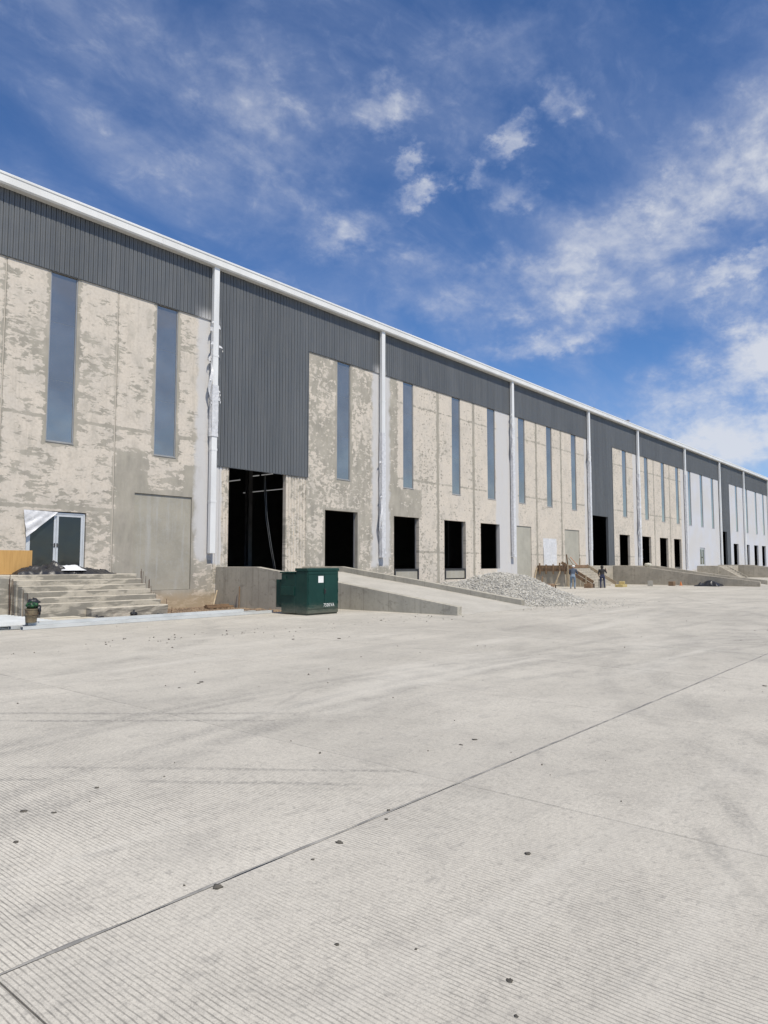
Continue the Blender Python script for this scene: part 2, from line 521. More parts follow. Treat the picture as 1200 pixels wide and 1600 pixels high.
def pavement_mat():
    m, g, b = material('pavement_concrete', (0.4, 0.385, 0.35), 0.9, 0, 0.3)
    P = g.pos()
    px, py, pz = g.sep(P)[0:3]
    rnd = g.n.new('ShaderNodeObjectInfo').outputs['Random']
    fl = g.comb(px, py, 0.0)
    a = g.noise(fl, 0.22, 6, 0.6, 0.4)
    c = g.noise(fl, 1.7, 7, 0.65)
    f = g.noise(fl, 34, 5, 0.75)
    ff = g.noise(fl, 120, 3, 0.8)
    col = g.mix(g.rng(a, 0.34, 0.66), (0.585, 0.548, 0.473), (0.515, 0.482, 0.416))
    col = g.mix(g.rng(c, 0.42, 0.78, 0, 0.42), col, (0.33, 0.31, 0.275))
    col = g.mix(1.0, col, g.rng(rnd, 0, 1, 0.93, 1.06, False), 'MULTIPLY')
    # aggregate and grime speckle at several sizes
    col = g.mix(g.rng(f, 0.40, 0.66, 0.0, 0.50, False), col, (0.30, 0.285, 0.25))
    f2 = g.noise(fl, 16, 6, 0.75)
    col = g.mix(g.rng(f2, 0.53, 0.66, 0.0, 0.50), col, (0.25, 0.236, 0.21))
    f3 = g.noise(g.map(fl, rot=(0, 0, R(50)), scale=(0.45, 1.0, 1)), 6, 6, 0.72)
    col = g.mix(g.rng(f3, 0.55, 0.68, 0.0, 0.38), col, (0.25, 0.238, 0.215))
    col = g.mix(g.rng(ff, 0.55, 0.66, 0.0, 0.65), col, (0.14, 0.13, 0.115))
    col = g.mix(g.rng(f, 0.34, 0.26, 0.0, 0.6), col, (0.66, 0.63, 0.56))
    # raked tines running away from the hall, worn in places
    wob = g.m('MULTIPLY', g.m('SUBTRACT', g.noise(g.map(fl, scale=(1, 0.35, 1)), 2.6, 4, 0.6), 0.5), 0.035)
    wob2 = g.m('MULTIPLY', g.m('SUBTRACT', g.noise(g.map(fl, scale=(1, 0.6, 1)), 22, 3, 0.6), 0.5), 0.007)
    tx = g.m('ADD', g.m('ADD', px, wob), wob2)
    fr = g.m('FRACT', g.m('DIVIDE', tx, 0.0265))
    idx = g.m('FLOOR', g.m('DIVIDE', tx, 0.0265))
    wnz = g.n.new('ShaderNodeTexWhiteNoise')
    wnz.noise_dimensions = '1D'
    g.put(wnz.inputs['W'], idx)
    dist = g.m('ABSOLUTE', g.m('SUBTRACT', fr, 0.5))
    groove = g.rng(dist, g.rng(wnz.outputs['Value'], 0, 1, 0.15, 0.24, False), 0.05)
    wear = g.rng(g.noise(fl, 0.55, 6, 0.62), 0.36, 0.62, 0.28, 1.0)
    wear2 = g.rng(g.noise(g.map(fl, scale=(2.0, 0.9, 1)), 9, 5, 0.7), 0.30, 0.58, 0.25, 1.0)
    gm = g.m('MULTIPLY', g.m('MULTIPLY', groove, wear), wear2)
    col = g.mix(g.m('MULTIPLY', gm, 0.70), col, (0.12, 0.113, 0.10))  # groove dirt, plus the shade inside the grooves painted into the colour
    # tyre scuffs: arcs of turning lorries
    scuff = None
    br = g.noise(fl, 1.1, 5, 0.6)
    br2 = g.noise(fl, 7, 5, 0.7)
    for (cx, cy, rad, wd, amt) in ((6.5, -38.0, 18.55, 0.10, 0.9), (6.5, -38.0, 18.25, 0.07, 0.8), (9.0, -42, 21.2, 0.16, 0.9), (9.0, -42, 21.65, 0.10, 0.8),
                                   (10.0, -10.5, 9.6, 0.20, 0.5), (16.0, -34.0, 11.8, 0.16, 0.6), (16.0, -34.0, 12.6, 0.12, 0.6), (30, -42, 22, 0.25, 0.6), (30, -42, 23.9, 0.25, 0.6), (2, -4.0, 12.2, 0.18, 0.5), (44, -44, 30.2, 0.3, 0.6)):
        dd = g.m('ABSOLUTE', g.m('SUBTRACT', g.vm('LENGTH', g.vm('SUBTRACT', fl, (cx, cy, 0))), rad))
        kk = g.m('MULTIPLY', g.rng(dd, wd * 1.6, wd * 0.4), amt * 0.5)
        scuff = kk if scuff is None else g.m('MAXIMUM', scuff, kk)
    for (x0, y0, x1, y1, wd, amt) in TYRES:
        ln = math.hypot(x1 - x0, y1 - y0)
        ux, uy = (x1 - x0) / ln, (y1 - y0) / ln
        rel = g.vm('SUBTRACT', fl, (x0, y0, 0))
        along = g.vm('DOT_PRODUCT', rel, (ux, uy, 0))
        off = g.m('ABSOLUTE', g.m('ADD', g.vm('DOT_PRODUCT', rel, (-uy, ux, 0)), g.m('MULTIPLY', g.m('SUBTRACT', g.noise(fl, 0.8, 2), 0.5), 0.10)))
        kk = g.m('MULTIPLY', g.rng(off, wd, wd * 0.3), g.m('MULTIPLY', g.rng(along, -0.6, 0.4), g.rng(along, ln, ln - 1.0)))
        scuff = g.m('MAXIMUM', scuff, g.m('MULTIPLY', kk, amt * 0.75))
    scuff = g.m('MULTIPLY', scuff, g.m('MULTIPLY', g.rng(br, 0.34, 0.56), g.rng(g.noise(fl, 22, 4, 0.7), 0.40, 0.58, 0.15, 1.0)))
    col = g.mix(g.m('MULTIPLY', scuff, 0.85), col, (0.155, 0.15, 0.14))
    # broad dusty smears lengthwise
    sm = g.rng(g.noise(g.map(fl, rot=(0, 0, R(6)), scale=(0.16, 1.0, 1)), 1.25, 6, 0.62, 0.6), 0.50, 0.74)
    col = g.mix(g.m('MULTIPLY', g.m('MULTIPLY', sm, g.rng(f2, 0.35, 0.6, 0.4, 1.0)), 0.26), col, (0.28, 0.265, 0.24))
    sm2 = g.rng(g.noise(g.map(fl, rot=(0, 0, R(-8)), scale=(0.14, 0.9, 1)), 0.8, 6, 0.62, 0.6), 0.50, 0.74)
    col = g.mix(g.m('MULTIPLY', sm2, 0.35), col, (0.64, 0.61, 0.54))
    sp = g.rng(g.noise(g.map(fl, loc=(3, 9, 0)), 3.1, 4, 0.6), 0.70, 0.76)
    col = g.mix(g.m('MULTIPLY', sp, 0.45), col, (0.17, 0.16, 0.145))
    g.put(b.inputs['Base Color'], col)
    h = g.m('SUBTRACT', g.m('MULTIPLY', f, 0.25), g.m('MULTIPLY', gm, 0.9))
    g.put(b.inputs['Normal'], g.bump(h, 0.55, 0.004))
    return m


# straight tyre tracks: start, end, half width, strength
TYRES = [(5.77, -20.79, 2.6, -17.0, 0.075, 0.9), (5.53, -21.09, 2.4, -17.4, 0.06, 1.0), (4.84, -23.32, 1.2, -18.55, 0.05, 0.9), (4.52, -23.5, 1.0, -18.9, 0.05, 0.8),
         (7.35, -19.59, 5.6, -20.55, 0.06, 0.6), (4.94, -26.01, 6.6, -25.1, 0.10, 0.6), (4.13, -26.18, 5.6, -25.2, 0.08, 0.6), (9.5, -21.6, 22.0, -24.6, 0.16, 0.5), (9.0, -20.0, 30.0, -21.0, 0.2, 0.45), (16.0, -17.5, 40.0, -14.0, 0.2, 0.5), (14.0, -19.0, 38.0, -16.2, 0.2, 0.4), (22, -24, 44, -12, 0.22, 0.5)]
M['pave'] = pavement_mat()
M['earth'] = varied('dry_earth', (0.26, 0.19, 0.125), (0.16, 0.115, 0.08), 1.6, 0.95, 0.6, 9, bdist=0.03)
M['wasteland'] = varied('far_ground', (0.30, 0.25, 0.17), (0.20, 0.19, 0.11), 0.05, 0.95, 0.2)
M['sealant'] = varied('joint_sealant', (0.17, 0.165, 0.155), (0.33, 0.315, 0.285), 5, 0.8, 0.3, 40)
M['ramp'] = concrete_mat('ramp_concrete', (0.45, 0.42, 0.35), (0.37, 0.347, 0.292), forms=0.5, drip=0.35)
M['rampb'] = concrete_mat('weathered_concrete', (0.45, 0.405, 0.33), (0.34, 0.31, 0.255), forms=0.4, drip=0.3)
M['deck'] = concrete_mat('deck_concrete', (0.46, 0.437, 0.386), (0.40, 0.38, 0.335), stain=0.1, drip=0.05)
M['steps'] = concrete_mat('step_concrete', (0.50, 0.455, 0.375), (0.40, 0.365, 0.30), dark=(0.17, 0.16, 0.14), stain=0.35, drip=0.12, scale=1.3)
g = G(M['steps'].node_tree)
b = M['steps'].node_tree.nodes['Principled BSDF']
old = b.inputs['Base Color'].links[0].from_socket
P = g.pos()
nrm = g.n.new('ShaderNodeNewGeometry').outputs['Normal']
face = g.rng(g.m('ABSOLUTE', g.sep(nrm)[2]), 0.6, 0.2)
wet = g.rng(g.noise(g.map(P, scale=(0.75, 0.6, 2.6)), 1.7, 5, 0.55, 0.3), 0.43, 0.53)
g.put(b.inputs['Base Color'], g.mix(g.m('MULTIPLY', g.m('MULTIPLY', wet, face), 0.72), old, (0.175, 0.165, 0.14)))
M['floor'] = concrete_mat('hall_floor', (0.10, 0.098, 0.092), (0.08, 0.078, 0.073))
M['infill'] = concrete_mat('infill_concrete', (0.365, 0.342, 0.285), (0.305, 0.288, 0.242), dark=(0.42, 0.42, 0.41), stain=0.12, drip=0.5)
M['infill_b'] = concrete_mat('infill_concrete_pale', (0.40, 0.385, 0.33), (0.34, 0.33, 0.285), dark=(0.28, 0.265, 0.23), stain=0.15, drip=0.25)
M['bead'] = concrete_mat('joint_mortar', (0.55, 0.505, 0.43), (0.48, 0.44, 0.38), stain=0.1, drip=0.1)
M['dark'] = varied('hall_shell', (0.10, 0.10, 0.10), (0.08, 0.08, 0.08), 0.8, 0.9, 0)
M['steel_in'] = varied('hall_steel', (0.22, 0.22, 0.23), (0.17, 0.17, 0.18), 1.5, 0.6, 0)
M['purlin_in'] = varied('hall_purlin', (0.7, 0.7, 0.7), (0.6, 0.6, 0.6), 1.5, 0.5, 0)

mm, g, b = material('cladding_metal', (0.10, 0.107, 0.115), 0.45, 0.0, 0.45)
P = g.pos()
oi = g.n.new('ShaderNodeObjectInfo').outputs['Random']
cc = g.mix(g.rng(g.noise(g.map(P, scale=(2, 1, 0.25)), 1.1, 5, 0.6), 0.3, 0.7), (0.100, 0.108, 0.116), (0.122, 0.129, 0.136))
cc = g.mix(1.0, cc, g.rng(oi, 0, 1, 0.93, 1.06, False), 'MULTIPLY')
du = g.rng(g.noise(g.map(P, scale=(6, 1, 0.15)), 1.5, 5, 0.6), 0.55, 0.8, 0, 0.18)
cc = g.mix(du, cc, (0.22, 0.215, 0.205))
# primer overspray beside the first downpipes, at the foot of the dark band
sxp, syp, szp = g.sep(P)[0:3]
ov = None
for (pxx, wdt) in ((19.45, 0.95), (31.6, 0.75), (32.2, 0.5)):
    dd = g.m('ADD', g.m('ABSOLUTE', g.m('SUBTRACT', sxp, pxx)), g.m('MULTIPLY', g.noise(P, 2.5, 5, 0.6), 0.5))
    k = g.m('MULTIPLY', g.rng(dd, wdt + 0.1, wdt - 0.5), g.rng(szp, 13.75, 13.05))
    ov = k if ov is None else g.m('MAXIMUM', ov, k)
cc = g.mix(g.m('MULTIPLY', ov, 0.75), cc, PAINT)
g.put(b.inputs['Base Color'], cc)
g.put(b.inputs['Roughness'], g.rng(g.noise(P, 2, 4), 0.3, 0.7, 0.40, 0.55))
g.put(b.inputs['Normal'], g.bump(g.noise(g.map(P, scale=(1, 1, 0.5)), 1.3, 3), 0.12, 0.03))
M['clad'] = mm

M['white'] = varied('white_steel', (0.74, 0.74, 0.72), (0.66, 0.66, 0.64), 0.9, 0.42, 0.05, stretch=(1, 1, 0.4))
M['pipe'] = varied('white_pipe', (0.73, 0.735, 0.73), (0.64, 0.645, 0.64), 1.2, 0.4, 0.05, stretch=(1, 1, 0.3))
M['film'] = varied('plastic_film', (0.66, 0.66, 0.67), (0.52, 0.525, 0.54), 6, 0.32, 0.5, 14, bdist=0.03)
M['alu'] = varied('window_frame_metal', (0.34, 0.35, 0.36), (0.28, 0.29, 0.30), 2, 0.45, 0, metal=0.3)
M['alu_w'] = varied('door_aluminium', (0.60, 0.62, 0.64), (0.52, 0.54, 0.56), 2, 0.35, 0, metal=0.2)
M['black'] = varied('black_rubber', (0.025, 0.025, 0.027), (0.04, 0.04, 0.04), 4, 0.6, 0.2)

mm, g, b = material('solar_glass', (0.27, 0.31, 0.35), 0.03, 0.80)
P = g.pos()
g.put(b.inputs['Base Color'], g.mix(g.rng(g.noise(P, 0.5, 3), 0.3, 0.7), (0.37, 0.335, 0.285), (0.46, 0.415, 0.35)))
g.put(b.inputs['Normal'], g.bump(g.noise(P, 0.45, 2, 0.4), 0.10, 0.4))
g.put(b.inputs['Roughness'], g.rng(g.noise(P, 3, 5), 0.3, 0.8, 0.02, 0.06))
M['glass'] = mm
mm, g, b = material('door_glass', (0.016, 0.02, 0.024), 0.05, 0.0, 0.6)
P = g.pos()
g.put(b.inputs['Roughness'], g.rng(g.noise(P, 3, 5), 0.3, 0.8, 0.03, 0.14))
g.put(b.inputs['Normal'], g.bump(g.noise(P, 0.9, 2, 0.4), 0.05, 0.2))
M['doorglass'] = mm

M['green'] = None
mm, g, b = material('transformer_green', (0.012, 0.06, 0.045), 0.42, 0.0, 0.3)
P = g.pos()
col = g.mix(g.rng(g.noise(P, 1.4, 6, 0.6), 0.35, 0.7), (0.0045, 0.034, 0.027), (0.007, 0.043, 0.034))
z = g.sep(P)[2]
dst = g.rng(g.m('ADD', z, g.m('MULTIPLY', g.noise(g.map(P, scale=(1, 1, 3)), 5, 6, 0.7), 0.55)), 0.72, 0.28)
col = g.mix(g.m('MULTIPLY', dst, 0.45), col, (0.23, 0.20, 0.155))
scr = g.rng(g.noise(g.map(P, scale=(7, 7, 1)), 3, 6, 0.7), 0.66, 0.75)
col = g.mix(g.m('MULTIPLY', scr, 0.22), col, (0.25, 0.28, 0.25))
g.put(b.inputs['Base Color'], col)
g.put(b.inputs['Normal'], g.bump(g.noise(P, 3, 4), 0.06, 0.03))
g.put(b.inputs['Roughness'], g.rng(g.noise(P, 4, 6), 0.3, 0.7, 0.42, 0.62))
M['green'] = mm
M['sticker'] = varied('white_sticker', (0.78, 0.78, 0.76), (0.7, 0.7, 0.68), 9, 0.5, 0)
M['stone'] = varied('crushed_stone', (0.56, 0.535, 0.475), (0.45, 0.43, 0.385), 1.2, 0.9, 0.2, 30, island=0.34)
M['tarp'] = varied('black_tarp', (0.018, 0.018, 0.02), (0.035, 0.035, 0.038), 5, 0.38, 0.5, 12, bdist=0.02)
M['tarpw'] = varied('white_tarp', (0.68, 0.69, 0.71), (0.58, 0.59, 0.61), 5, 0.5, 0.3)
M['ply'] = varied('orange_plywood', (0.52, 0.31, 0.105), (0.44, 0.25, 0.08), 2.4, 0.65, 0.1, stretch=(6, 6, 0.5))
M['wood'] = varied('old_timber', (0.24, 0.155, 0.09), (0.14, 0.09, 0.055), 3, 0.85, 0.35, stretch=(1, 1, 3))
M['woodp'] = varied('pale_timber', (0.42, 0.34, 0.235), (0.30, 0.235, 0.155), 3, 0.85, 0.3)
M['strip'] = varied('cream_board', (0.56, 0.52, 0.43), (0.44, 0.39, 0.30), 2.2, 0.8, 0.2)
M['rust'] = varied('rusty_rebar', (0.10, 0.055, 0.035), (0.06, 0.035, 0.025), 8, 0.9, 0.3)
M['panelw'] = varied('white_sheet_metal', (0.55, 0.565, 0.56), (0.45, 0.465, 0.46), 1.2, 0.38, 0.05)
M['bucket'] = varied('dirty_bucket', (0.19, 0.15, 0.09), (0.11, 0.085, 0.055), 6, 0.75, 0.3)
M['bagg'] = varied('green_bag', (0.015, 0.10, 0.028), (0.006, 0.015, 0.008), 9, 0.45, 0.4)
M['clod'] = varied('mud_clod', (0.12, 0.108, 0.088), (0.07, 0.063, 0.052), 20, 0.95, 0.5)
M['cement'] = varied('paper_sack', (0.62, 0.60, 0.50), (0.50, 0.48, 0.40), 4, 0.85, 0.3)
M['block'] = varied('concrete_block', (0.36, 0.34, 0.30), (0.27, 0.255, 0.22), 6, 0.95, 0.5)
M['yellow'] = varied('yellow_timber', (0.50, 0.40, 0.17), (0.40, 0.31, 0.14), 4, 0.8, 0.3)
M['orange'] = varied('orange_plastic', (0.62, 0.20, 0.05), (0.5, 0.16, 0.05), 4, 0.5, 0.1)
M['letter'] = varied('white_lettering', (0.75, 0.75, 0.72), (0.65, 0.65, 0.62), 12, 0.6, 0)

# ------------------------------------------------------------------ ground
gm_ = MB()
gm_.v = [(-1500, -1500, -0.36), (2500, -1500, -0.36), (2500, 1500, -0.36), (-1500, 1500, -0.36)]
gm_.f = [(0, 1, 2, 3)]
gm_.mi = [0]
struct(gm_.build('ground', M['wasteland'], fix=False))

yard = bpy.data.objects.new('concrete_yard', None)
COL.objects.link(yard)
struct(yard)
GAPX, GAPY = 0.010, 0.014
XS = [1.35 + 3.5 * k for k in range(-4, 18)]
YS = [-37.6, -30.7, -23.8, -16.92, -10.0, -7.3, -3.4, -0.02]
slab_cache = {}


def slab(x0, x1, y0, y1):
    w, dp = round(x1 - x0, 3), round(y1 - y0, 3)
    if (w, dp) not in slab_cache:
        s_ = MB().box(GAPX / 2, w - GAPX / 2, GAPY / 2, dp - GAPY / 2, -0.16, 0.0)
        me = s_.mesh('slab', M['pave'])
        bm = bmesh.new()
        bm.from_mesh(me)
        es = [e for e in bm.edges if all(v.co.z > -0.01 for v in e.verts)]
        bmesh.ops.bevel(bm, geom=es, offset=0.005, segments=1, affect='EDGES')
        bm.to_mesh(me)
        bm.free()
        slab_cache[(w, dp)] = me
    o = bpy.data.objects.new('slab', slab_cache[(w, dp)])
    COL.objects.link(o)
    o.parent = yard
    o.location = (x0, y0, random.uniform(-0.0012, 0.0012))


for i in range(len(XS) - 1):
    for j in range(len(YS) - 1):
        if XS[i] < 25.0 and YS[j] >= -7.31:
            continue
        slab(XS[i], XS[i + 1], YS[j], YS[j + 1])
XE = XS[-1]
far = MB().box(XE + 0.02, 420, -140, -0.02, -0.16, 0.0).build('far_pavement', M['pave'])
struct(far)
struct(MB().box(-160, XE + 0.01, -140, YS[0] - 0.01, -0.16, 0.0).build('rear_pavement', M['pave']))
struct(MB().box(-160, XS[0] - 0.01, YS[0], -7.3, -0.16, 0.0).build('side_pavement', M['pave']))
# bed of the joints
struct(MB().box(XS[0], XE, YS[0], -7.31, -0.20, -0.075).build('joint_bed', M['sealant']))
struct(MB().box(25.9, XE, -7.30, -0.02, -0.20, -0.075).build('joint_bed', M['sealant']))

# hand-laid sealant bead over the long construction joint
sb = MB()
n = 520
for k in range(n + 1):
    x = -6 + 70.0 * k / n
    c = -23.8 + 0.012 * mnoise.noise((x * 1.3, 0, 0)) + 0.006 * mnoise.noise((x * 6, 3, 0))
    w = 0.011 + 0.009 * mnoise.noise((x * 2.7, 7, 0)) + 0.006 * mnoise.noise((x * 11, 1, 0))
    sb.v += [(x, c - w, 0.0015), (x, c, 0.0045), (x, c + w, 0.0015)]
for k in range(n):
    i = 3 * k
    sb.f += [(i, i + 3, i + 4, i + 1), (i + 1, i + 4, i + 5, i + 2)]
    sb.mi += [0, 0]
o = sb.build('joint_sealant', M['sealant'], yard)

# bare soil strip between the steps and the first ramp
so = MB()
nx, ny = 130, 60
for j in range(ny + 1):
    for i in range(nx + 1):
        x = -6 + 26.15 * i / nx
        y = -7.29 + 7.30 * j / ny
        z = -0.20 + 0.055 * mnoise.fractal((x * 1.1, y * 1.1, 0), 0.8, 2.0, 5) + 0.05 * max(0, mnoise.noise((x * 3.1, y * 3.1, 4)))
        if y < -6.6:
            z -= 0.03
        so.v.append((x, y, min(z, -0.02)))
for j in range(ny):
    for i in range(nx):
        k = j * (nx + 1) + i
        so.f.append((k, k + 1, k + nx + 2, k + nx + 1))
        so.mi.append(0)
struct(so.build('soil_strip', M['earth'], smooth=True, fix=False))

# ------------------------------------------------------------------ the hall
hall = empty('warehouse', 'long new industrial hall with grey metal cladding over patchy raw concrete walls', 'warehouse')
ZC = 13.1       # foot of the dark band
ZE = 15.72      # eave
ZF = 1.38       # hall floor
WT = 0.22


def panel(x0, x1, z0, z1, holes, mat, name='wall_panel'):
    xs = sorted({x0, x1} | {min(max(h[k], x0), x1) for h in holes for k in (0, 1)})
    zs = sorted({z0, z1} | {min(max(h[k], z0), z1) for h in holes for k in (2, 3)})
    def solid(i, j):
        if i < 0 or j < 0 or i >= len(xs) - 1 or j >= len(zs) - 1:
            return False
        cx, cz = (xs[i] + xs[i + 1]) / 2, (zs[j] + zs[j + 1]) / 2
        return not any(h[0] < cx < h[1] and h[2] < cz < h[3] for h in holes)
    b_ = MB()
    def quad(*p):
        k = len(b_.v)
        b_.v += list(p)
        b_.f.append((k, k + 1, k + 2, k + 3))
        b_.mi.append(0)
    for i in range(len(xs) - 1):
        for j in range(len(zs) - 1):
            if not solid(i, j):
                continue
            a, c, e, f = xs[i], xs[i + 1], zs[j], zs[j + 1]
            quad((a, 0, e), (c, 0, e), (c, 0, f), (a, 0, f))
            quad((a, WT, e), (a, WT, f), (c, WT, f), (c, WT, e))
            if not solid(i - 1, j):
                quad((a, 0, e), (a, 0, f), (a, WT, f), (a, WT, e))
            if not solid(i + 1, j):
                quad((c, 0, e), (c, WT, e), (c, WT, f), (c, 0, f))
            if not solid(i, j - 1):
                quad((a, 0, e), (a, WT, e), (c, WT, e), (c, 0, e))
            if not solid(i, j + 1):
                quad((a, 0, f), (c, 0, f), (c, WT, f), (a, WT, f))
    o = b_.build(name, mat, hall, fix=False)
    return o


def window(x0, x1, z0=6.44, z1=ZC + 0.02):
    t = 0.045
    y0, y1 = 0.03, 0.10
    f = MB().box(x0, x0 + t, y0, y1, z0, z1).box(x1 - t, x1, y0, y1, z0, z1)
    f.box(x0 + t, x1 - t, y0, y1, z0, z0 + t).box(x0 + t, x1 - t, y0, y1, z1 - t, z1)
    fo = f.build('window', M['alu'], hall)
    # three stacked lights, butt jointed
    zs = [z0 + t, z0 + (z1 - z0) * 0.36, z0 + (z1 - z0) * 0.70, z1 - t]
    for k in range(3):
        p = MB().box(x0 + t, x1 - t, 0.058, 0.07, zs[k] + 0.006, zs[k + 1] - 0.006).build('pane', M['glass'], fo)
        p.data.materials[0] = M['glass']
    for zj in zs[1:3]:
        MB().box(x0 + t, x1 - t, 0.062, 0.072, zj - 0.005, zj + 0.005).build('glazing_joint', M['alu'], fo)
    MB().prism([(-0.025, z0 - 0.035), (0.03, z0 - 0.035), (0.03, z0 - 0.002), (-0.025, z0 - 0.018)], 'x', x0 - 0.01, x1 + 0.01).build('sill', M['alu'], fo)


def infill(x0, x1, z0, z1, mat, depth=0.055):
    MB().box(x0 + 0.012, x1 - 0.012, depth, WT - 0.02, z0 + 0.012, z1 - 0.012).build('infill_panel', mat, hall)


HL = (11.72, 7.0, 2.53)
W1 = [(7.5, 8.6), (12.2, 13.28), (16.82, 17.9)]
WR = lambda ws: [(a, c, 6.44, ZC + 1) for (a, c) in ws]
mC1 = wall_mat('wall_c1', jw=0.05, jamt=0.10, low=0.065, grey=0.38, seed=2.0, joints=(10.56, 15.01), rects=WR(W1) + [(15.97, 18.8, 0.6, 4.73), (15.25, 16.45, 0.0, 6.3), (18.5, 19.3, 3.2, 6.0)], hlines=(7.4, 3.95),
               pipe_paint=[(18.95, 20.6, 2.0, 13.6, 0.14)])
mA1 = wall_mat('wall_a1', grey=0.62, seed=31.0, joints=(31.8,), rects=WR([(28.17, 29.25)]) + [(27.27, 29.9, 1.0, 4.67)], streak=2.4,
               pipe_paint=[(31.15, 32.7, 1.6, 13.6, 0.14)])
mB1 = wall_mat('wall_b1', rag=0.12, jamt=0.34, grey=0.22, seed=57.0, joints=(37.71, 42.01), hlines=HL, pocks=0.75, pockx=((35.5, 37.7), (37.8, 38.6), (40.6, 43.4)), streak=1.7, jw=0.13,
               pipe_paint=[(31.15, 32.75, 1.6, 13.6, 0.14), (45.0, 48.3, -1.0, 14.0, 0.12)])
mB1a = wall_mat('wall_b1a', rag=0.45, jamt=0.34, rects=[(31.0, 33.4, 0, 14), (33.3, 35.8, 4.6, 6.3)], grey=0.27, seed=91.0, joints=(37.71,), hlines=HL, pocks=0.7, pockx=((35.6, 37.7),), streak=2.2, jw=0.13,
                pipe_paint=[(31.15, 32.75, 1.6, 13.6, 0.14)])
mC2 = wall_mat('wall_c2', rag=0.12, jamt=0.30, grey=0.18, seed=12.0, joints=(51.21, 55.61), hlines=(11.5, 7.0, 2.5), pocks=0.35, streak=1.8, soil=False,
               pipe_paint=[(45.0, 48.25, -1.0, 14.0, 0.12), (60.2, 61.4, -1, 14, 0.12)], contrast=0.2, jw=0.14)
mA2 = wall_mat('wall_a2', grey=0.30, seed=77.0, joints=(), hlines=(11.5, 7.0, 2.5), pocks=0.35, streak=2.0, soil=False,
               pipe_paint=[(71.9, 73.8, -1.0, 14.0, 0.15)], contrast=0.2)
mB2 = wall_mat('wall_b2', rag=0.2, jamt=0.25, grey=0.25, seed=101.0, joints=(77.91, 83.01), hlines=(11.5, 7.0), pocks=0.3, streak=2.0, soil=False,
               pipe_paint=[(71.9, 74.0, -1.0, 14.0, 0.15), (87.0, 89, -1, 14, 0.12)], contrast=0.25, jw=0.16)
mP = wall_mat('wall_painted', grey=0.35, seed=140.0, full_paint=True, soil=False)

# first entrance bay
H_REC = (15.97, 18.8, 0.62, 4.73)
H_DOOR = (11.6, 13.9, 1.40, 3.76)
win = lambda ws: [(a, c, 6.44, ZC + 1) for (a, c) in ws]
panel(5.3, 10.53, -0.4, ZC + 0.1, win(W1[:1]) + [(6.6, 9.4, 0.62, 4.73)], mC1)
panel(10.59, 14.98, -0.4, ZC + 0.1, win(W1[1:2]) + [H_DOOR], mC1)
panel(15.04, 19.90, -0.4, ZC + 0.1, win(W1[2:]) + [H_REC], mC1)
for w in W1:
    window(*w)
infill(6.6, 9.4, 0.62, 4.73, M['infill'])
infill(*H_REC, M['infill'])
# backing of the open joints
for jx in (10.56, 15.01, 37.71, 42.01, 51.21, 55.61, 77.91, 83.01):
    MB().box(jx - 0.019, jx + 0.019, 0.014, WT + 0.03, -0.3, ZC).build('joint_bead', M['bead'], hall)
    MB().box(jx - 0.05, jx + 0.05, 0.05, WT + 0.02, -0.3, ZC).build('joint_filler', M['infill_b'], hall)

# first drive-in bay
ribc = wall_mat('wall_ribbed', grey=0.45, seed=8.0, streak=3.0, pipe_paint=[(18.5, 20.45, 1.7, 6.9, 0.1)])


def ribbed(x0, x1, z0, z1, mat, pitch=0.2, depth=0.035, name='ribbed_panel', back=WT):
    prof = []
    x = x0
    while x < x1 - 1e-6:
        xe = min(x + pitch, x1)
        w = xe - x
        prof += [(x, 0.0), (x + w * 0.62, 0.0), (x + w * 0.72, depth), (x + w * 0.90, depth), (xe, 0.0)]
        x = xe
    b_ = MB().strip(prof, z0, z1)
    b_.box(x0, x1, depth + 0.01, back, z0, z1)
    return b_.build(name, mat, hall)


ribbed(19.905, 20.83, -0.4, 6.34, ribc)
ribbed(24.43, 25.84, -0.4, 6.34, ribc)
panel(25.85, 31.84, -0.4, ZC + 0.1, win([(28.17, 29.25)]) + [(27.27, 29.9, 1.40, 4.67)], mA1)
window(28.17, 29.25)
# first dock bay
DZ = (0.72, 4.64)
panel(31.85, 37.695, -0.4, ZC + 0.1, win([(34.06, 35.10)]) + [(33.15, 35.65, *DZ)], mB1a)
panel(37.725, 41.995, -0.4, ZC + 0.1, win([(39.35, 40.37)]) + [(38.4, 40.95, *DZ)], mB1)
panel(42.025, 47.14, -0.4, ZC + 0.1, win([(43.85, 44.93)]) + [(42.85, 45.45, 1.40, 4.64)], mB1)
for w in ((34.06, 35.10), (39.35, 40.37), (43.85, 44.93)):
    window(*w)
# second entrance bay
panel(47.15, 51.195, -0.4, ZC + 0.1, win([(48.36, 49.40)]) + [(47.95, 50.24, 0.3, 4.66)], mC2)
panel(51.225, 55.595, -0.4, ZC + 0.1, win([(53.0, 53.98)]) + [(52.2, 54.5, 1.50, 3.77)], mC2)
panel(55.625, 60.89, -0.4, ZC + 0.1, win([(57.6, 58.6)]) + [(56.1, 58.95, 0.62, 4.68)], mC2)
for w in ((48.36, 49.40), (53.0, 53.98), (57.6, 58.6)):
    window(*w)
infill(47.95, 50.24, 0.3, 4.66, M['infill_b'])
infill(56.1, 58.95, 0.62, 4.68, M['infill_b'])
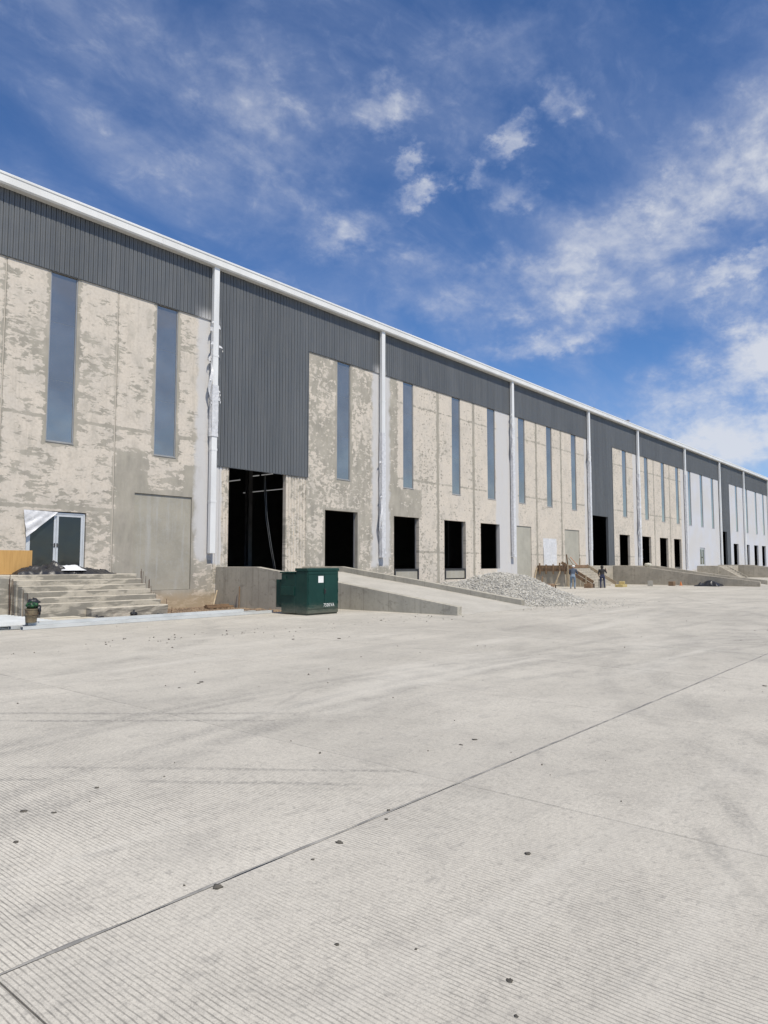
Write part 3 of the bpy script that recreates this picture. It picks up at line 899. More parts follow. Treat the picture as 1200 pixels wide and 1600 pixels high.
# second drive-in and dock bays
panel(66.5, 72.94, -0.4, ZC + 0.1, win([(69.1, 70.2)]) + [(68.04, 70.69, 1.40, 4.63)], mA2)
window(69.1, 70.2)
panel(72.95, 77.895, -0.4, ZC + 0.1, win([(75.15, 76.25)]) + [(74.1, 76.7, 1.2, 4.63)], mB2)
panel(77.925, 82.995, -0.4, ZC + 0.1, win([(80.3, 81.4)]) + [(79.4, 82.1, 1.0, 4.63)], mB2)
panel(83.025, 88.19, -0.4, ZC + 0.1, win([(85.2, 86.3)]) + [(84.1, 86.7, 0.8, 4.63)], mB2)
for w in ((75.15, 76.25), (80.3, 81.4), (85.2, 86.3)):
    window(*w)
# third unit, already painted
C3 = ((89.8, 90.9), (94.6, 95.7), (99.4, 100.5))
panel(88.2, 102.94, -0.4, ZC + 0.1, win(C3) + [(93.8, 95.9, 1.5, 3.77)], mP)
panel(107.9, 115.69, -0.4, ZC + 0.1, win([(111.4, 112.5)]) + [(109.7, 112.4, 1.40, 4.63)], mP)
B3 = ((117.3, 118.4), (123.1, 124.2), (128.0, 129.1))
panel(115.7, 131.39, -0.4, ZC + 0.1, win(B3) + [(116.1, 118.8, 1.4, 4.63), (121.6, 124.3, 1.4, 4.63), (126.7, 129.4, 1.4, 4.63)], mP)
C4 = ((133.0, 134.1), (138, 139.1), (142.6, 143.7))
panel(131.4, 146.0, -0.4, ZC + 0.1, win(C4), mP)
for w in C3 + ((111.4, 112.5),) + B3 + C4:
    window(*w)

# metal cladding, one object a sheet
sheet_cache = {}


def sheet(x0, w, z0, z1):
    key = (round(w, 3), round(z1 - z0, 3))
    if key not in sheet_cache:
        prof = []
        nr = max(1, round(w / 0.2))
        p = w / nr
        for k in range(nr):
            x = k * p
            prof += [(x, -0.055), (x + p * 0.30, -0.055), (x + p * 0.36, -0.072), (x + p * 0.42, -0.055), (x + p * 0.80, -0.055), (x + p * 0.83, -0.014), (x + p * 0.94, -0.014), (x + p * 0.97, -0.055)]
        prof.append((w, -0.0575))
        b_ = MB().strip(prof, 0, z1 - z0)
        me = b_.mesh('cladding_sheet', M['clad'], fix=False)
        sheet_cache[key] = me
    o = bpy.data.objects.new('cladding_sheet', sheet_cache[key])
    COL.objects.link(o)
    o.parent = hall
    o.location = (x0, random.uniform(-0.002, 0.002), z0)


def clad(x0, x1, z0, z1):
    n_ = max(1, round((x1 - x0) / 1.0))
    w = (x1 - x0) / n_
    for k in range(n_):
        sheet(x0 + k * w, w, z0, z1)


clad(5.3, 19.9, ZC, ZE)
clad(19.9, 25.9, 6.30, ZE)
clad(25.9, 60.9, ZC, ZE)
clad(60.9, 61.45, ZF, ZE)
clad(61.45, 65.2, 6.2, ZE)
clad(65.2, 66.5, ZF, ZE)
clad(66.5, 102.95, ZC, ZE)
clad(102.95, 103.35, ZF, ZE)
clad(103.35, 106.2, 6.2, ZE)
clad(106.2, 107.9, ZF, ZE)
clad(107.9, 146.0, ZC, ZE)
# flashings at the feet and edges of the cladding
fl = MB()
for (a, c, z_) in ((5.3, 19.9, ZC), (25.93, 60.9, ZC), (66.53, 102.95, ZC), (107.93, 146, ZC), (19.93, 25.87, 6.30), (61.48, 65.17, 6.2), (103.38, 106.17, 6.2)):
    fl.box(a, c, -0.048, -0.004, z_ - 0.02, z_ - 0.003)
for (xx, z0, z1) in ((25.9, 6.29, ZC), (66.5, ZF, ZC), (107.9, ZF, ZC)):
    fl.box(xx - 0.025, xx + 0.025, -0.082, -0.004, z0, z1 - 0.025)
fl.build('flashing', M['clad'], hall)
# steel lining behind the cladding and door jambs
MB().box(5.3, 146, 0.02, 0.12, ZC + 0.12, ZE + 0.2).build('upper_lining', M['dark'], hall)
for (a, c) in ((19.9, 25.85), (60.9, 66.5), (102.95, 107.9)):
    MB().box(a + 0.01, c - 0.01, 0.02, 0.12, 6.4, ZC + 0.11).build('upper_lining', M['dark'], hall)
for (a, c, z_) in ((60.9, 61.45, 6.4), (65.2, 66.5, 6.4), (102.95, 103.35, 6.4), (106.2, 107.9, 6.4)):
    MB().box(a + 0.01, c, -0.015, 0.16, ZF - 0.2, 6.39).build('door_jamb', M['clad'], hall)
for (a, c, z_) in ((20.83, 24.43, 6.34), (61.45, 65.2, 6.2), (103.35, 106.2, 6.2)):
    MB().box(a, c, -0.01, 0.2, z_, z_ + 0.05).build('door_head', M['clad'], hall)

# eave: box gutter with a lip, roof trim above
gx0, gx1 = 5.0, 146.2
prof = [(-0.085, 15.60), (-0.36, 15.60), (-0.42, 15.66), (-0.42, 15.93), (-0.445, 15.95), (-0.445, 15.985), (-0.40, 15.985), (-0.40, 15.72), (-0.085, 15.72)]
nseg = 12
segw = (gx1 - gx0) / nseg
for k in range(nseg):
    MB().prism(prof, 'x', gx0 + k * segw + 0.004, gx0 + (k + 1) * segw - 0.004).build('gutter', M['white'], hall)
MB().prism([(-0.31, 16.0), (-0.31, 16.09), (-0.28, 16.12), (0.3, 16.15), (0.3, 15.99), (-0.27, 15.98)], 'x', gx0, gx1).build('roof_trim', M['white'], hall)
rf = MB()
rf.prism([(-0.2, 16.13), (22.5, 17.6), (45.2, 16.1), (45.2, 15.98), (22.5, 17.45), (-0.2, 15.97)], 'x', 5.05, 146.15)
rf.build('roof', M['white'], hall)
MB().box(72.0, 72.25, 0.4, 0.7, 16.1, 16.55).box(71.9, 72.35, 0.3, 0.8, 16.55, 16.63).build('roof_vent', M['steel_in'], hall)
for vx in (40.2, 63.2):
    MB().box(vx, vx + 0.25, 0.3, 0.55, 16.1, 16.40).box(vx - 0.06, vx + 0.31, 0.24, 0.61, 16.40, 16.46).build('roof_vent', M['steel_in'], hall)

# hall interior
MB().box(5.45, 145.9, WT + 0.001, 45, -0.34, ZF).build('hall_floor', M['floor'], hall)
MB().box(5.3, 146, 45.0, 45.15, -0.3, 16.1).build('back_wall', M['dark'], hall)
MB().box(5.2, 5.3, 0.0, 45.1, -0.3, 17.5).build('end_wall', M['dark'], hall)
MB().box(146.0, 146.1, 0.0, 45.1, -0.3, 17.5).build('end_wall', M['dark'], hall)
for cx in (19.8, 31.8, 47.1, 60.9, 73.0):
    for cy in (0.55, 12.0, 24.0):
        c_ = MB().box(cx - 0.16, cx + 0.16, cy - 0.2, cy - 0.175, ZF, 15.5).box(cx - 0.16, cx + 0.16, cy + 0.175, cy + 0.2, ZF, 15.5).box(cx - 0.02, cx + 0.02, cy - 0.175, cy + 0.175, ZF, 15.5)
        c_.build('steel_column', M['steel_in'], hall)
for cy in (4.0, 8.0, 12.3, 16.5, 21.0, 26.0):
    MB().box(6, 75, cy - 0.09, cy + 0.09, 14.6, 14.9).build('roof_purlin', M['purlin_in'], hall)
for k, (xa, ya) in enumerate(((24.1, 1.2), (24.35, 1.6))):
    pts = [(xa - 0.05 * k, ya, 11.0), (xa, ya, 6.0), (xa + 0.05, ya - 0.1, 4.2), (xa + 0.25, ya - 0.25, 2.6), (xa + 0.5, ya - 0.3, 1.42)]
    MB().tube(pts, 0.007, 6).build('hanging_cable', M['alu'], hall)

mm, g, b = material('lamp_tube', (0.8, 0.8, 0.8), 0.4)
b.inputs['Emission Color'].default_value = (1, 1, 0.97, 1)
b.inputs['Emission Strength'].default_value = 0.22
M['lamp'] = mm
for (lx, ya, yb) in ((37.8, 16.4, 17.8), (37.8, 18.1, 19.4), (46.2, 24.2, 27.0), (46.2, 27.4, 30.6), (38.8, 21.8, 23.4)):
    bo = MB().box(lx - 0.09, lx + 0.09, ya, yb, 9.03, 9.12).build('light_batten', M['steel_in'], hall)
    MB().box(lx - 0.05, lx + 0.05, ya + 0.03, yb - 0.03, 8.97, 9.029).build('lamp_tube', M['lamp'], bo)

# dock levellers under two of the dock openings
for (a, c) in ((33.15, 35.65), (38.4, 40.95)):
    f = MB().box(a + 0.05, c - 0.05, -0.03, 0.15, 1.36, 1.44).box(a + 0.05, a + 0.16, -0.03, 0.15, 0.74, 1.36).box(c - 0.16, c - 0.05, -0.03, 0.15, 0.74, 1.36)
    f = f.build('dock_leveller', M['black'], hall)
    MB().box(a + 0.17, c - 0.17, 0.02, 0.08, 0.80, 1.34).build('lip_plate', M['infill'], f)
    MB().box(a + 0.0, c - 0.0, 0.12, WT - 0.01, 0.72, 1.35).build('pit_back', M['black'], f)
# a door track showing inside each dock opening
for (a, c) in ((27.27, 29.9), (33.15, 35.65), (38.4, 40.95), (42.85, 45.45)):
    MB().box(c - 0.04, c + 0.06, WT + 0.02, WT + 0.08, ZF, 4.9).build('door_track', M['steel_in'], hall)


# entrance doors
def entrance(x0, x1, z0, z1, covered):
    y0, y1 = 0.05, 0.12
    t = 0.06
    f = MB().box(x0 + 0.03, x0 + 0.03 + t, y0, y1, z0, z1 - 0.04).box(x1 - 0.03 - t, x1 - 0.03, y0, y1, z0, z1 - 0.04).box(x0 + 0.03 + t, x1 - 0.03 - t, y0, y1, z1 - 0.04 - t, z1 - 0.04)
    fo = f.build('entrance_door', M['alu_w'], hall)
    xm = (x0 + x1) / 2
    for (a, c) in ((x0 + 0.095, xm - 0.006), (xm + 0.006, x1 - 0.095)):
        s_ = 0.085
        zt, zb = z1 - 0.105, z0 + 0.02
        MB().box(a, a + s_, y0 + 0.012, y1 - 0.012, zb, zt).box(c - s_, c, y0 + 0.012, y1 - 0.012, zb, zt).box(a + s_, c - s_, y0 + 0.012, y1 - 0.012, zt - s_, zt).box(a + s_, c - s_, y0 + 0.012, y1 - 0.012, zb, zb + 0.16).build('leaf', M['alu_w'], fo)
        MB().box(a + s_, c - s_, y0 + 0.03, y0 + 0.042, zb + 0.16, zt - s_).build('pane', M['doorglass'], fo)
        hx = c - 0.045 if a < xm - 0.5 else a + 0.045
        MB().box(hx - 0.02, hx + 0.02, y0 - 0.012, y0 + 0.012, z0 + 0.98, z0 + 1.14).box(hx - 0.02, hx + 0.10 * (1 if a > xm - 0.5 else -1), y0 - 0.045, y0 - 0.025, z0 + 1.06, z0 + 1.085).box(hx - 0.01, hx + 0.01, y0 - 0.03, y0 - 0.01, z0 + 1.065, z0 + 1.08).build('handle', M['black'], fo)
    MB().box(x0, x1, WT + 0.3, WT + 0.34, z0 - 0.05, z1 + 0.3).build('lobby_blind', M['dark'], fo)
    if covered == 'full':
        p = MB()
        nx_, nz_ = 14, 18
        for j in range(nz_ + 1):
            for i in range(nx_ + 1):
                x = x0 - 0.02 + (x1 - x0 + 0.04) * i / nx_
                z = z0 + (z1 - z0 + 0.05) * j / nz_
                p.v.append((x, -0.02 + 0.035 * mnoise.fractal((x * 2, z * 0.9 - x, 3), 0.8, 2, 3), z))
        for j in range(nz_):
            for i in range(nx_):
                k = j * (nx_ + 1) + i
                p.f.append((k, k + 1, k + nx_ + 2, k + nx_ + 1))
                p.mi.append(0)
        p.build('plastic_sheet', M['film'], fo, fix=False)
    elif covered == 'corner':
        p = MB()
        n_ = 14
        idx = {}
        for j in range(n_ + 1):
            for i in range(n_ + 1 - j):
                u, v = i / n_, j / n_
                x = x0 - 0.12 + 1.28 * u + 0.10 * v
                z = z1 + 0.0 - 1.02 * v - 0.03 * u
                y = -0.03 - 0.07 * v - 0.05 * mnoise.fractal((u * 4 + v * 5, v * 2.0, 1), 0.7, 2, 3)
                idx[(i, j)] = len(p.v)
                p.v.append((x, y, z))
        for j in range(n_):
            for i in range(n_ - j):
                p.f.append((idx[(i, j)], idx[(i + 1, j)], idx[(i, j + 1)]))
                p.mi.append(0)
                if (i + 1, j + 1) in idx:
                    p.f.append((idx[(i + 1, j)], idx[(i + 1, j + 1)], idx[(i, j + 1)]))
                    p.mi.append(0)
        p.build('plastic_sheet', M['film'], fo, fix=False, smooth=True)


entrance(*H_DOOR, 'corner')
entrance(52.2, 54.5, 1.50, 3.77, 'full')
entrance(93.8, 95.9, 1.50, 3.77, None)

# downpipes with torn protective film
rng_ = random.Random(3)


def downpipe(x, zb, wraps, shreds, far_=False):
    w, dep, y0 = 0.30, 0.20, -0.10
    z = ZE - 0.11
    joints_ = [z] + [q for q in (11.4, 7.0, 4.6) if q > zb + 0.4] + [zb]
    b_ = MB().box(x - w / 2, x + w / 2, y0 - dep, y0, zb, z)
    po = b_.build('downpipe', M['pipe'], hall, bevel=0.012)
    if not far_:
        for zj in joints_[1:-1]:
            MB().box(x - w / 2 - 0.008, x + w / 2 + 0.008, y0 - dep - 0.008, y0 - 0.002, zj - 0.05, zj + 0.05).build('pipe_sleeve', M['pipe'], po)
        for zj in (13.9, 10.2, 8.6, 5.8, 3.4):
            if zj > zb + 0.3:
                MB().box(x - 0.05, x + 0.05, y0 + 0.001, -0.002 if zj < ZC else -0.06, zj - 0.03, zj + 0.03).build('pipe_bracket', M['pipe'], po)
    for (z0, z1, loose) in wraps:
        p = MB()
        nz_ = max(3, int((z1 - z0) / 0.10))
        ring = [(-1, 1), (-1, 0.3), (-1, -0.4), (-1, -1), (-0.4, -1), (0.3, -1), (1, -1), (1, -0.3), (1, 0.4), (1, 1)]
        for j in range(nz_ + 1):
            zz = z0 + (z1 - z0) * j / nz_
            flare = 1 + loose * (0.5 if j in (0, nz_) else 0.0)
            for (cx, cy) in ring:
                q = (cx * 1.3 + x, cy * 1.3, zz * 2.2)
                r_ = 0.012 + loose * (0.03 + 0.085 * mnoise.fractal(q, 0.7, 2.2, 3))
                r_ = max(0.008, r_) * flare
                p.v.append((x + cx * (w / 2 + r_), y0 - dep / 2 + cy * (dep / 2 + min(r_, 0.07)), zz))
        m_ = len(ring)
        for j in range(nz_):
            for i in range(m_ - 1):
                k = j * m_ + i
                p.f.append((k, k + 1, k + m_ + 1, k + m_))
                p.mi.append(0)
        p.build('protective_film', M['film'], po, fix=False)
    for (z0, z1, cnt) in shreds:
        p = MB()
        for k in range(cnt):
            zz = rng_.uniform(z0, z1)
            sgn = rng_.choice((-1, -1, 1))
            bx = x + sgn * (w / 2 + 0.01)
            ln = rng_.uniform(0.08, 0.26)
            hh = rng_.uniform(0.08, 0.30)
            base = len(p.v)
            yy = y0 - dep * rng_.uniform(0.2, 1.0)
            seg = 4
            for s_ in range(seg + 1):
                u = s_ / seg
                ox = sgn * ln * math.sin(u * 2.2) * 0.8
                oy = -0.12 * u * rng_.uniform(0.3, 1)
                wv_ = (1 - u * 0.75) * hh * 0.5
                dz_ = -0.25 * u * u
                p.v += [(bx + ox, yy + oy, zz + dz_ + wv_), (bx + ox * 1.05, yy + oy - 0.02, zz + dz_ - wv_)]
            for s_ in range(seg):
                i = base + 2 * s_
                p.f.append((i, i + 1, i + 3, i + 2))
                p.mi.append(0)
        # long loose ribbons that hang beside the pipe
        for k in range(max(1, cnt // 7)):
            zz = rng_.uniform((z0 + z1) / 2, z1)
            ln = rng_.uniform(1.4, 3.0)
            base = len(p.v)
            seg = 16
            ph = rng_.uniform(0, 6)
            for s_ in range(seg + 1):
                u = s_ / seg
                ox = -w / 2 - 0.03 - 0.22 * math.sin(math.pi * u) * (0.6 + 0.4 * math.sin(5 * u + ph))
                yy = y0 - dep - 0.02 - 0.05 * math.sin(9 * u + ph)
                wd_ = 0.05 + 0.03 * math.sin(7 * u + ph)
                p.v += [(x + ox - wd_, yy, zz - ln * u), (x + ox + wd_, yy - 0.06 * math.cos(6 * u + ph), zz - ln * u - 0.04)]
            for s_ in range(seg):
                i = base + 2 * s_
                p.f.append((i, i + 1, i + 3, i + 2))
                p.mi.append(0)
        p.build('torn_film', M['film'], po, fix=False, smooth=True)['kind'] = 'stuff'
    return po


downpipe(PIPES[1], 2.22, [(7.6, 8.4, 0.35), (8.4, 10.0, 0.15)], [(8.6, 13.0, 13)])
downpipe(PIPES[2], 2.16, [(2.16, 9.5, 0.09), (2.12, 2.6, 0.5)], [(2.3, 8.0, 4)])
downpipe(PIPES[3], 2.28, [(2.28, 12.0, 0.09), (2.26, 2.7, 0.4)], [(11.8, 13.2, 4)])
downpipe(PIPES[4], 1.55, [(3.0, 11.0, 0.12)], [(11.2, 12.6, 4)])
downpipe(PIPES[5], 1.5, [(1.5, 11.0, 0.4)], [(1.6, 9, 8)])
downpipe(PIPES[6], 1.2, [(1.2, 12.4, 0.15)], [])
for x_ in PIPES[7:]:
    downpipe(x_, 1.2, [], [], True)


# ------------------------------------------------------------------ ramps
def ramp(xl, label, mat, dx=5.46, prof=None, far_prof=None):
    e = empty('loading_ramp', label, 'ramp', (xl, -1.0, 0))
    prof = prof or [(-0.02, 1.62), (-2.9, 1.62), (-4.53, 1.42), (-7.77, 1.04), (-10.15, 0.73), (-13.41, 0.30)]
    th = 0.26
    def wallp(x0, pr):
        poly = list(pr) + [(pr[-1][0], -0.3), (pr[0][0], -0.3)]
        return keep_world(MB().prism(poly, 'x', x0, x0 + th).build('side_wall', mat, bevel=0.012), e)
    wallp(xl, prof)
    fp = far_prof or [(y * 0.955 - 0.0, z) for (y, z) in prof]
    wallp(xl + dx, fp)
    dk = [(y, max(z - 0.28, 0.012)) for (y, z) in prof]
    dk[0] = (-0.02, 1.365)
    dk[1] = (-2.9, 1.36)
    dk[-1] = (-13.35, 0.012)
    poly = dk + [(-13.35, -0.17), (-0.02, -0.17)]
    keep_world(MB().prism(poly, 'x', xl + th + 0.002, xl + dx - 0.002).build('deck', M['deck']), e)
    return e


ramp(20.15, 'concrete ramp with low side walls running down beside the green transformer', M['ramp'])
ramp(60.4, 'long weathered concrete ramp beyond the two workers and the timber formwork', M['rampb'], prof=[(-0.02, 1.60), (-4.4, 1.58), (-8.1, 1.07), (-10.1, 0.80), (-13.95, 0.38)])
ramp(101.6, 'distant concrete ramp at the foot of the lavender painted bays', M['rampb'])


# ------------------------------------------------------------------ entrance steps
def stairs(name, label, x0, x1, yl, zl, nr, tread, xl0, mat, base_block=True, xr=None, cheeks=False):
    e = empty(name, label, 'steps', ((x0 + x1) / 2, yl / 2, 0))
    zb = -0.26
    keep_world(MB().box(xl0, xr or x1, yl, -0.005, zb, zl).build('landing', mat, bevel=0.02), e)
    rise = (zl - (0.30 if base_block else 0.02)) / nr
    for k in range(1, nr):
        z = zl - rise * k
        y = yl - tread * k
        jx = random.uniform(-0.02, 0.02)
        keep_world(MB().box(x0 + 0.05 * k + jx, x1 + jx, y, yl - tread * (k - 1) - 0.0015, zb, z).build('step', mat, bevel=0.018), e)
    if base_block:
        # rough cast footing in front of the lowest step
        fb = MB()
        nx_, nz_ = 40, 5
        yb = yl - tread * (nr - 1)
        fb.box(x0 + 1.75, x1 + 0.05, yb - 0.40, yb - 0.002, zb - 0.04, zl - rise * nr)
        me_o = fb.build('footing', mat, bevel=0.03)
        keep_world(me_o, e)
        bm = bmesh.new()
        bm.from_mesh(me_o.data)
        bmesh.ops.subdivide_edges(bm, edges=bm.edges[:], cuts=14, use_grid_fill=True)
        for v in bm.verts:
            q = v.co * 2.3
            v.co.y += 0.045 * mnoise.fractal(q, 0.8, 2, 4) if v.co.y < yb - 0.1 else 0
            v.co.z += 0.02 * mnoise.noise(v.co * 4)
        bm.to_mesh(me_o.data)
        bm.free()
    if cheeks:
        for cx in (x0 - 0.16, x1 + 0.01):
            poly = [(yl + 0.02, zl + 0.012), (yl - tread * nr, 0.22), (yl - tread * nr, -0.1), (yl + 0.02, -0.1)]
            keep_world(MB().prism(poly, 'x', cx, cx + 0.15).build('cheek', mat, bevel=0.01), e)
    return e


YL = -2.55
st1 = stairs('entrance_steps', 'broad stained concrete steps below the glazed double door', 10.08, 14.65, YL, 1.38, 6, 0.33, 6.0, M['steps'])
rr = random.Random(11)
for (x, y, z, h) in ([(14.80 + rr.uniform(-0.05, 0.1), YL - 0.1 - 0.33 * k + rr.uniform(-0.12, 0.12), -0.15, 1.58 - 0.21 * k + rr.uniform(-0.12, 0.15)) for k in (0, 0, 0, 1, 1, 2, 2, 3, 3, 5, 6)] +
                     [(9.98 + 0.05 * k + rr.uniform(-0.08, 0.08), YL - 0.15 - 0.28 * k + rr.uniform(-0.1, 0.1), -0.15, 1.45 - 0.13 * k + rr.uniform(-0.1, 0.15)) for k in (0, 0, 0, 1, 3, 4, 4, 5, 5)]):
    lean = (rr.uniform(-0.05, 0.05), rr.uniform(-0.05, 0.05))
    keep_world(MB().tube([(x, y, z), (x + lean[0], y + lean[1], z + h)], 0.009, 5).build('rebar', M['rust']), st1)
st2 = stairs('entrance_steps', 'unfinished concrete steps in timber formwork where the two workers stand', 51.15, 55.1, -2.4, 1.58, 8, 0.28, 51.0, M['rampb'], base_block=False, xr=60.38)
st3 = stairs('entrance_steps', 'distant concrete steps with sloping cheek walls before the painted lavender wall', 92.6, 96.3, -2.5, 1.52, 8, 0.28, 92.4, M['rampb'], base_block=False, xr=101.5, cheeks=True)

# ------------------------------------------------------------------ transformer
tx0, tx1 = 16.88, 18.40
tr = empty('transformer', 'dark green pad-mounted electrical transformer on the yard before the ramp', 'transformer', ((tx0 + tx1) / 2, -8.8, 0))
kw = lambda o: keep_world(o, tr)
kw(MB().box(tx0, tx1, -9.5, -8.93, 0.05, 1.50).box(tx0 + 0.02, tx1 - 0.02, -9.47, -8.95, 0.0, 0.05).build('cabinet', M['green'], bevel=0.012))
kw(MB().prism([(-9.53, 1.502), (-9.53, 1.575), (-9.50, 1.60), (-8.90, 1.60), (-8.90, 1.502)], 'x', tx0 - 0.02, tx1 + 0.02).build('cabinet_lid', M['green'], bevel=0.008))
xm = tx0 + (tx1 - tx0) * 0.53
d1 = kw(MB().box(tx0 + 0.03, xm - 0.006, -9.522, -9.502, 0.20, 1.38).build('door', M['green'], bevel=0.006))
d2 = kw(MB().box(xm + 0.006, tx1 - 0.03, -9.522, -9.502, 0.20, 1.38).build('door', M['green'], bevel=0.006))
kw(MB().box(tx0 + 0.03, tx1 - 0.03, -9.52, -9.502, 1.392, 1.49).build('header_plate', M['green'], bevel=0.005))
kw(MB().box(tx0 + 0.03, tx1 - 0.03, -9.516, -9.502, 0.055, 0.188).build('sill_plate', M['green'], bevel=0.005))
h_ = MB().box(xm - 0.03, xm - 0.012, -9.56, -9.523, 0.70, 0.90).box(xm + 0.02, xm + 0.05, -9.55, -9.523, 0.74, 0.86)
kw(h_.build('handle', M['black'], bevel=0.004))
for dx_ in (tx0 + 0.035, tx1 - 0.055):
    for zz in (0.40, 0.80, 1.2):
        kw(MB().box(dx_ - 0.0, dx_ + 0.02, -9.534, -9.5225, zz - 0.05, zz + 0.05).build('hinge', M['green']))
kw(MB().box(tx0 + 0.50, tx0 + 0.75, -9.5255, -9.5235, 1.10, 1.33).build('label_plate', M['sticker']))
# tank behind
kw(MB().box(tx0 + 0.0, tx1 - 0.0, -8.92, -8.18, 0.04, 1.42).build('tank', M['green'], bevel=0.02))
kw(MB().box(tx0 - 0.035, tx1 + 0.035, -8.89, -8.14, 1.425, 1.475).build('tank_flange', M['green'], bevel=0.006))
kw(MB().box(tx0 - 0.045, tx0 - 0.002, -8.88, -8.20, 0.66, 0.96).build('side_box', M['green'], bevel=0.008))
kw(MB().box(tx0 - 0.03, tx0 - 0.001, -8.45, -8.30, 1.22, 1.34).build('lifting_lug', M['green'], bevel=0.006))
for k in range(9):
    xk = tx0 + 0.1 + k * 0.165
    kw(MB().box(xk, xk + 0.045, -8.17, -7.80, 0.22, 1.20).build('radiator_fin', M['green'], bevel=0.008))
kw(MB().tube([(tx0 + 0.08, -8.0, 1.15), (tx1 - 0.08, -8.0, 1.15)], 0.035, 8).tube([(tx0 + 0.08, -8.0, 0.27), (tx1 - 0.08, -8.0, 0.27)], 0.035, 8).build('radiator_pipe', M['green']))
# lettering
cu = bpy.data.curves.new('lettering', 'FONT')
cu.body = '750KVA'
cu.size = 0.17
cu.extrude = 0.001
cu.offset = 0.001
cu.space_character = 1.15
to = bpy.data.objects.new('lettering_tmp', cu)
COL.objects.link(to)
bpy.context.view_layer.update()
dg = bpy.context.evaluated_depsgraph_get()
lm = bpy.data.meshes.new_from_object(to.evaluated_get(dg))
bpy.data.objects.remove(to)
lm.name = 'lettering'
lm.transform(Matrix.Translation((tx1 - 0.76, -9.5245, 0.265)) @ Matrix.Rotation(R(90), 4, 'X') @ Matrix.Diagonal((0.82, 1, 1, 1)))
lm.materials.clear()
lm.materials.append(M['letter'])
lo = bpy.data.objects.new('lettering', lm)
COL.objects.link(lo)
kw(lo)


# ------------------------------------------------------------------ gravel
def stone_mesh(bld, c, r, rg):
    """small irregular octahedron-like chip"""
    i = len(bld.v)
    rot = Matrix.Rotation(rg.uniform(0, 6.28), 3, Vector((rg.uniform(-1, 1), rg.uniform(-1, 1), rg.uniform(-1, 1))).normalized())
    for p in ((1, 0, 0), (0, 1, 0), (-1, 0, 0), (0, -1, 0), (0.2, 0.1, 1), (-0.1, 0.2, -1)):
        q = rot @ (Vector(p) * r * rg.uniform(0.65, 1.25))
        bld.v.append((c[0] + q.x, c[1] + q.y, c[2] + q.z))
    for t in ((0, 1, 4), (1, 2, 4), (2, 3, 4), (3, 0, 4), (1, 0, 5), (2, 1, 5), (3, 2, 5), (0, 3, 5)):
        bld.f.append(tuple(i + k for k in t))
        bld.mi.append(0)


LOBES = [(29.7, -9.4, 4.1, 1.66), (32.6, -5.4, 3.6, 1.0), (31.2, -7.4, 3.4, 1.25), (36.5, -2.2, 3.2, 0.75), (28.3, -11.3, 2.6, 0.72)]


def pile_h(x, y):
    z = 0
    for (cx, cy, rad, hh) in LOBES:
        dd = math.hypot(x - cx, y - cy) / rad
        dd *= 1 + 0.10 * mnoise.noise((x * 0.6, y * 0.6, cx))
        if dd < 1:
            z = max(z, hh * (1 - dd) * 1.0 - 0.20 * hh * max(0, 0.30 - dd) / 0.30 * 0.9)
    return z + (0.035 * mnoise.fractal((x * 1.6, y * 1.6, 0), 0.7, 2, 4) if z > 0 else 0)


gp = empty('gravel_pile', 'heap of grey crushed stone dumped between the ramp and the dock doors', 'gravel pile', (30.5, -8.5, 0))
pm_ = MB()
nx, ny = 110, 110
GX0, GX1, GY0, GY1 = 25.92, 42.0, -14.4, -0.05
for j in range(ny + 1):
    for i in range(nx + 1):
        x = GX0 + (GX1 - GX0) * i / nx
        y = GY0 + (GY1 - GY0) * j / ny
        pm_.v.append((x, y, pile_h(x, y) - 0.03))
for j in range(ny):
    for i in range(nx):
        k = j * (nx + 1) + i
        if max(pm_.v[q][2] for q in (k, k + 1, k + nx + 2, k + nx + 1)) > -0.0:
            pm_.f.append((k, k + 1, k + nx + 2, k + nx + 1))
            pm_.mi.append(0)
keep_world(pm_.build('mound', M['stone'], fix=False), gp)
rg = random.Random(5)
sm_ = MB()
cnt = 0
while cnt < 46000:
    x, y = rg.uniform(GX0, GX1), rg.uniform(GY0, GY1)
    h0 = pile_h(x, y)
    if h0 < 0.015:
        continue
    stone_mesh(sm_, (x, y, h0 + rg.uniform(-0.03, 0.02)), rg.choice((0.014, 0.018, 0.022, 0.028, 0.036, 0.046)), rg)
    cnt += 1
# strays on the yard around the foot
for k in range(900):
    a = rg.uniform(0, 6.28)
    q = abs(rg.gauss(0, 1.1)) + 3.6
    x, y = 29.2 + q * math.cos(a), -10.2 + q * math.sin(a)
    if y > -16.5 and (x > 26.1 or y < -13.2) and pile_h(x, y) < 0.02 and y < -0.2:
        stone_mesh(sm_, (x, y, 0.012), rg.uniform(0.012, 0.038), rg)
so_ = keep_world(sm_.build('crushed_stones', M['stone'], fix=False), gp)
so_['kind'] = 'stuff'

